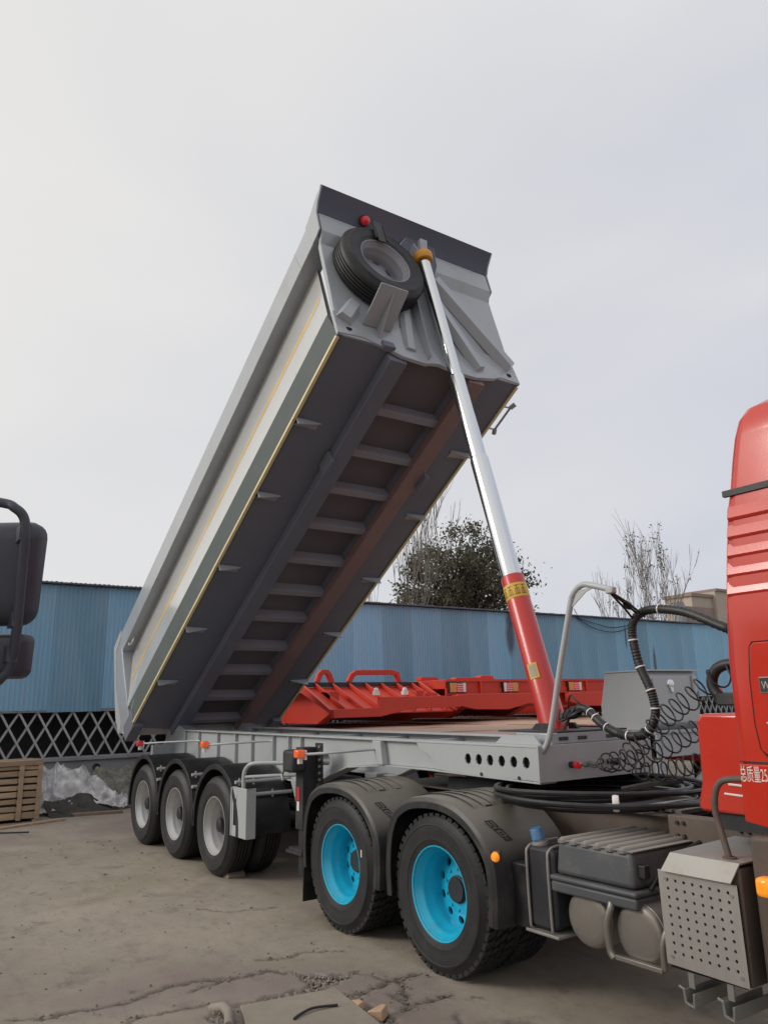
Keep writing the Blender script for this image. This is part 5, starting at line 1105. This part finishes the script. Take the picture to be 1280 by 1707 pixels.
mb = MB(); mb.prism([(7.5, 2.286), (7.62, 2.36), (8.3, 2.36), (8.36, 2.40), (8.7, 2.40), (8.75, 2.286)], 'x', X-.1, X+.1); mb.build('ramp_bar', 'red_flat', rb, bevel=.01)

# grey tool cabinet on the front of the nearest flatbed
TC = thing('tool_cabinet', (-1.40, 4.45, 0), 'pale grey steel cabinet with a round chrome lock behind the coiled hoses', 'tool cabinet')
pf = [(-1.70, 2.140), (-1.10, 2.140), (-1.06, 2.08), (-1.06, 1.54), (-1.14, 1.475), (-1.70, 1.475), (-1.80, 1.60), (-1.80, 1.76)]
mb = MB(); mb.prism(pf, 'y', 4.0, 4.90); cb = mb.build('cabinet_body', 'lightgrey', TC, bevel=.008)
mb = MB(); mb.box(-1.061, -1.045, 4.05, 4.86, 1.55, 2.07); dr = mb.build('cabinet_door', 'lightgrey', cb, bevel=.006)
mb = MB(); mb.box(-1.70, -1.03, 3.99, 4.91, 2.141, 2.158); mb.build('cabinet_lid', 'lightgrey', cb, bevel=.004)
mb = MB(); mb.lathe([(.001, .02), (.03, .022), (.055, .015), (.065, .0), (.001, .0)], (-1.045, 4.36, 1.99), (1, 0, 0), 20); mb.box(-1.045, -1.02, 4.335, 4.385, 1.90, 1.955); mb.build('chrome_lock', 'chrome', cb, bevel=.004)
for y in (4.76,):
    mb = MB(); mb.box(-1.045, -1.03, y, y+.03, 1.93, 2.09); mb.box(-1.045, -1.022, y-.005, y+.035, 1.90, 1.95); mb.build('toggle_catch', 'steel', cb, bevel=.004)
mb = MB(); mb.box(-1.75, -1.0, 3.95, 5.2, 1.435, 1.474); mb.build('stand_top', 'grey', TC, bevel=.004)
mb = MB(); mb.box(-1.10, -1.02, 3.95, 5.2, 1.18, 1.434); mb.box(-2.0, -1.0, 3.95, 4.03, 1.18, 1.434); mb.box(-2.0, -1.0, 5.12, 5.2, 1.18, 1.434); mb.build('stand_beam', 'grey', TC, bevel=.006)
mb = MB(); mb.plate([(-1.0, 4.3, .75), (-1.0, 4.45, .75), (-1.0, 5.2, 1.18), (-1.0, 4.98, 1.18)], .03); mb.build('stand_brace', 'grey', TC)
for x in (-1.95, -1.1):
    for y in (4.0, 5.12):
        mb = MB(); mb.box(x, x+.08, y, y+.08, .0, 1.179); mb.build('stand_leg', 'grey', TC)
mb = MB(); mb.box(-1.03, -1.02, 5.10, 5.36, 1.90, 1.95); tagm = mb.build('red_reflector', 'redlens', TC); 
mb = MB(); mb.box(-1.06, -1.03, 4.88, 5.36, 1.86, 1.90); mb.build('reflector_bar', 'grey', TC)

# ------------------------------------------------------------------ left side: pallet crate, plastic sheet, netting
PC = thing('pallet_crate', (-10.8, -1.4, 0), 'slatted wooden pallet crate standing on the yard at the left edge', 'crate')
fx = -10.30
for y0 in (-1.03, -.735, -1.70, -2.12):
    mb = MB(); mb.box(fx, fx+.028, y0, y0+.075, .035, 1.0); mb.build('post', 'wood', PC, bevel=.004)
zz = .06
random.seed(12)
for k, (a, b) in enumerate(((.055, .16), (.185, .265), (.295, .375), (.405, .495), (.525, .60), (.635, .715), (.745, .835), (.855, .915))):
    for y0, y1 in ((-2.12, -1.05), (-1.045, -.665)):
        e = random.uniform(-.012, .012); mb = MB(); mb.add([(x, y, z) for x in (fx-.024, fx-.002) for y, z in ((y0, a+e), (y1, a-e), (y1, b-e*.5), (y0, b+e))], [(0, 1, 2, 3), (7, 6, 5, 4), (0, 4, 5, 1), (1, 5, 6, 2), (2, 6, 7, 3), (3, 7, 4, 0)]); mb.build('slat', 'wood', PC, bevel=.003, seg=1)
for k in range(8):
    z = .06+.115*k; mb = MB(); mb.box(-11.35, fx-.03, -.69, -.668, z, z+.085); mb.build('slat', 'wood', PC, bevel=.003, seg=1)
for k in range(9):
    x = -11.35+.118*k; e = random.uniform(0, .02); mb = MB(); mb.box(x, x+.10, -2.14, -.66, .955+e, .978+e); mb.build('top_board', 'wood', PC, bevel=.003, seg=1)
mb = MB(); mb.box(fx-.002, fx+.03, -2.14, -.665, .925, 1.01); mb.build('top_rail', 'wood', PC, bevel=.004)
for y in (-2.1, -1.4, -.76):
    mb = MB(); mb.box(-11.35, fx+.02, y, y+.09, .0, .034); mb.build('skid', 'wood', PC)
mb = MB(); mb.box(-11.30, fx-.06, -2.08, -.72, .04, .90); mb.build('dark_contents', 'mound', PC)
mb = MB(); mb.prism([(-9.72, -1.40), (-9.62, -1.38), (-10.02, -.28), (-10.12, -.32)], 'z', .0, .035); tag(mb.build('plank', 'wood', bevel=.004), 'long pale plank on the ground along the foot of the pallet crate', 'plank', 'loose planks by the shed')
mb = MB(); mb.tube([(-9.25, -1.5, .012), (-8.98, -1.05, .012)], .012, 6); tag(mb.build('metal_bar', 'dark'), 'thin dark bar lying on the ground in front of the crate', 'bar')
mb = MB(); mb.prism([(-10.55, -.08), (-10.40, -.06), (-10.22, .75), (-10.36, .78)], 'z', .0, .05); tag(mb.build('plank', 'oldwood', bevel=.004), 'brown weathered plank in front of the crumpled plastic sheet', 'plank', 'loose planks by the shed')
def heap(name, m, x0, x1, y0, y1, hf, n, th, amp, sc, seed, thick=False):
    V = []; F = []
    for i in range(n+1):
        for j in range(n+1):
            x = x0+(x1-x0)*i/n; y = y0+(y1-y0)*j/n; v = Vector((x, y, 0))*sc+Vector((seed, 0, 0))
            a = abs(mnoise.noise(v))+.5*abs(mnoise.noise(v*2.1))+.25*abs(mnoise.noise(v*4.3)); ed = min(1, min(i, n-i, j, n-j)/(n*.08))
            V.append((x+.10*mnoise.noise(v*1.3), y+.10*mnoise.noise(v*1.3+Vector((5, 5, 0))), max(.004, hf(i/n, j/n)+amp*(a-.35)*ed)))
    for i in range(n):
        for j in range(n): a = i*(n+1)+j; F.append((a, a+n+1, a+n+2, a+1))
    mb = MB(); mb.add(V, F); return mb.build(name, m, smooth=50)
def cloth(name, m, x0, x1, y0, y1, hf, n, amp, sc, seed):
    V = []; F = []
    for i in range(n+1):
        for j in range(n+1):
            x = x0+(x1-x0)*i/n; y = y0+(y1-y0)*j/n; v = Vector((x*.8, y*1.25, 0))*sc+Vector((seed, 0, 0)); w = v+Vector((mnoise.noise(v*.7), mnoise.noise(v*.7+Vector((9, 0, 0))), 0))*.8
            f = (1-abs(mnoise.noise(w))*2)**2*.7+(1-abs(mnoise.noise(w*2.2))*2)**2*.32+(1-abs(mnoise.noise(w*5))*2)**2*.05
            ez = min(1, (n-i)/(n*.06)); V.append((x+.16*mnoise.noise(w*.9+Vector((0, 3, 0))), y+.12*mnoise.noise(w*.9), max(.012, hf(i/n, j/n)+amp*(f-.4)*(.35+.65*ez))))
    for i in range(n):
        for j in range(n): a = i*(n+1)+j; F.append((a, a+n+1, a+n+2, a+1))
    mb = MB(); mb.add(V, F); return mb.build(name, m, smooth=60)
def hs(u, v):
    ridge = .78*(1-v)**1.5*max(0, 1-abs(u-.22)*1.5)+.46*math.exp(-((v-.44)/.25)**2)*math.exp(-((u-.40)/.32)**2)+.20*math.exp(-((v-.72)/.2)**2)*math.exp(-((u-.55)/.25)**2)
    lift = .10*math.exp(-((v-.50)/.20)**2)*u
    return ridge*(1-u**3)+.05+lift
tag(cloth('plastic_sheet', 'sheet', -12.3, -10.75, -.62, 1.28, hs, 120, .20, 2.2, 2.0), 'crumpled translucent plastic sheet spilling over dark sacks beside the crate', 'plastic sheet')
tag(heap('dark_sacks', 'mound', -11.9, -10.42, -.42, .78, lambda u, v: .25*math.exp(-((v-.58)/.28)**2)*math.exp(-((u-.62)/.26)**2)+.24*(1-v)*math.exp(-((u-.45)/.3)**2)-.01, 40, 0, .06, 4, 8), 'low dark heap of sacks under the plastic sheet', 'sacks')
tag(heap('netting_heap', 'net', -12.9, -11.5, .35, 2.6, lambda u, v: .62*math.exp(-((u-.25)/.40)**2)*min(1, v*5, (1-v)*5)+.0, 70, 0, .20, 3.5, 14), 'grey green weedy netting heap against the shed plinth', 'netting heap')

# ------------------------------------------------------------------ parked lorry at the left, only its mirrors reach into view
PT = thing('parked_lorry', (.3, -4.9, 0), 'black lorry wing mirrors on a bent bar at the left edge of the photo', 'lorry')
def mshell(c, w, h, d, lean):
    mb = MB(); yv = Vector((.55, .83, 0)); xv = Vector((.83, -.55, 0)); zv = Vector((lean, 0, 1))
    R = rrect(-w/2, w/2, -h/2, h/2, min(w, h)*.2, 5); V = []; c = Vector(c)
    for s_, k in ((-.02, 1.0), (.02, 1.0), (.55*d, .95), (.85*d, .84), (d, .62)): V += [c+yv*a*k+zv*b*k+xv*s_ for a, b in R]
    n = len(R); mb.add(V, [(r_*n+i, r_*n+(i+1) % n, (r_+1)*n+(i+1) % n, (r_+1)*n+i) for r_ in range(4) for i in range(n)]+[tuple(range(n))[::-1], tuple(range(4*n, 5*n))]); return mb
mc = Vector((1.36, -3.19, 2.385))
mm = mshell(mc, .31, .40, .085, .22).build('mirror_housing', 'mirror', PT, bevel=.006, smooth=45)
ml = mshell((1.262, -3.17, 2.068), .28, .175, .075, .22).build('mirror_housing', 'mirror', PT, bevel=.006, smooth=45)
mshell(mc-Vector((.83, -.55, 0))*.024, .27, .36, -.004, .22).build('mirror_glass', 'glass', mm)
mb = MB(); mb.tube(smooth_path([(1.30, -3.80, 2.67), (1.45, -3.50, 2.66), (1.533, -3.250, 2.636), (1.568, -3.198, 2.612), (1.572, -3.164, 2.575), (1.565, -3.152, 2.50), (1.535, -3.147, 2.404), (1.468, -3.137, 2.159), (1.43, -3.137, 2.05), (1.40, -3.16, 1.985), (1.34, -3.25, 1.955), (1.20, -3.80, 1.93)], 6), .0185, 12)
for z_, xx, yy in ((2.52, 1.565, -3.155), (2.20, 1.478, -3.14), (2.07, 1.435, -3.14)): mb.box(xx-.09, xx+.01, yy-.02, yy+.02, z_-.03, z_+.03)
mb.build('mirror_arm', 'mirror', PT)
mb = MB(); mb.prism([(-1.0, .95), (1.35, .95), (1.42, 1.6), (1.25, 2.55), (1.0, 2.9), (-1.0, 2.95)], 'y', -6.1, -3.80); lc = mb.build('cab', 'truckpaint', PT, bevel=.08, seg=3)
mb = MB(); mb.prism([(-.05, 1.75), (1.15, 1.75), (1.05, 2.5), (.05, 2.5)], 'y', -3.798, -3.792); mb.build('door_window', 'glass', lc)
mb = MB(); mb.box(-6.5, 1.3, -5.4, -5.25, .8, 1.05); mb.box(-6.5, 1.3, -4.65, -4.5, .8, 1.05); mb.build('chassis_rails', 'dark', PT)
for x in (.4, -5.0):
    for y, rz in ((-3.85, math.pi), (-6.05, 0)):
        mb = MB(); mb.lathe([(.10, .27), (.27, .26), (.30, .30), (.44, .31), (.51, .24), (.525, .15), (.51, .06), (.44, .0), (.30, .01), (.28, .10), (.12, .12), (.001, .08)], (x, y, .52), (0, -1 if rz else 1, 0), 36); mb.build('wheel', 'rubber', PT)
    mb = MB(); mb.cyl((x, -5.9, .52), (x, -4.0, .52), .07, 12); mb.build('axle', 'dark', PT)
    mb = MB(); mb.box(x-.1, x+.1, -5.4, -4.5, .5, .82); mb.build('spring', 'dark', PT)
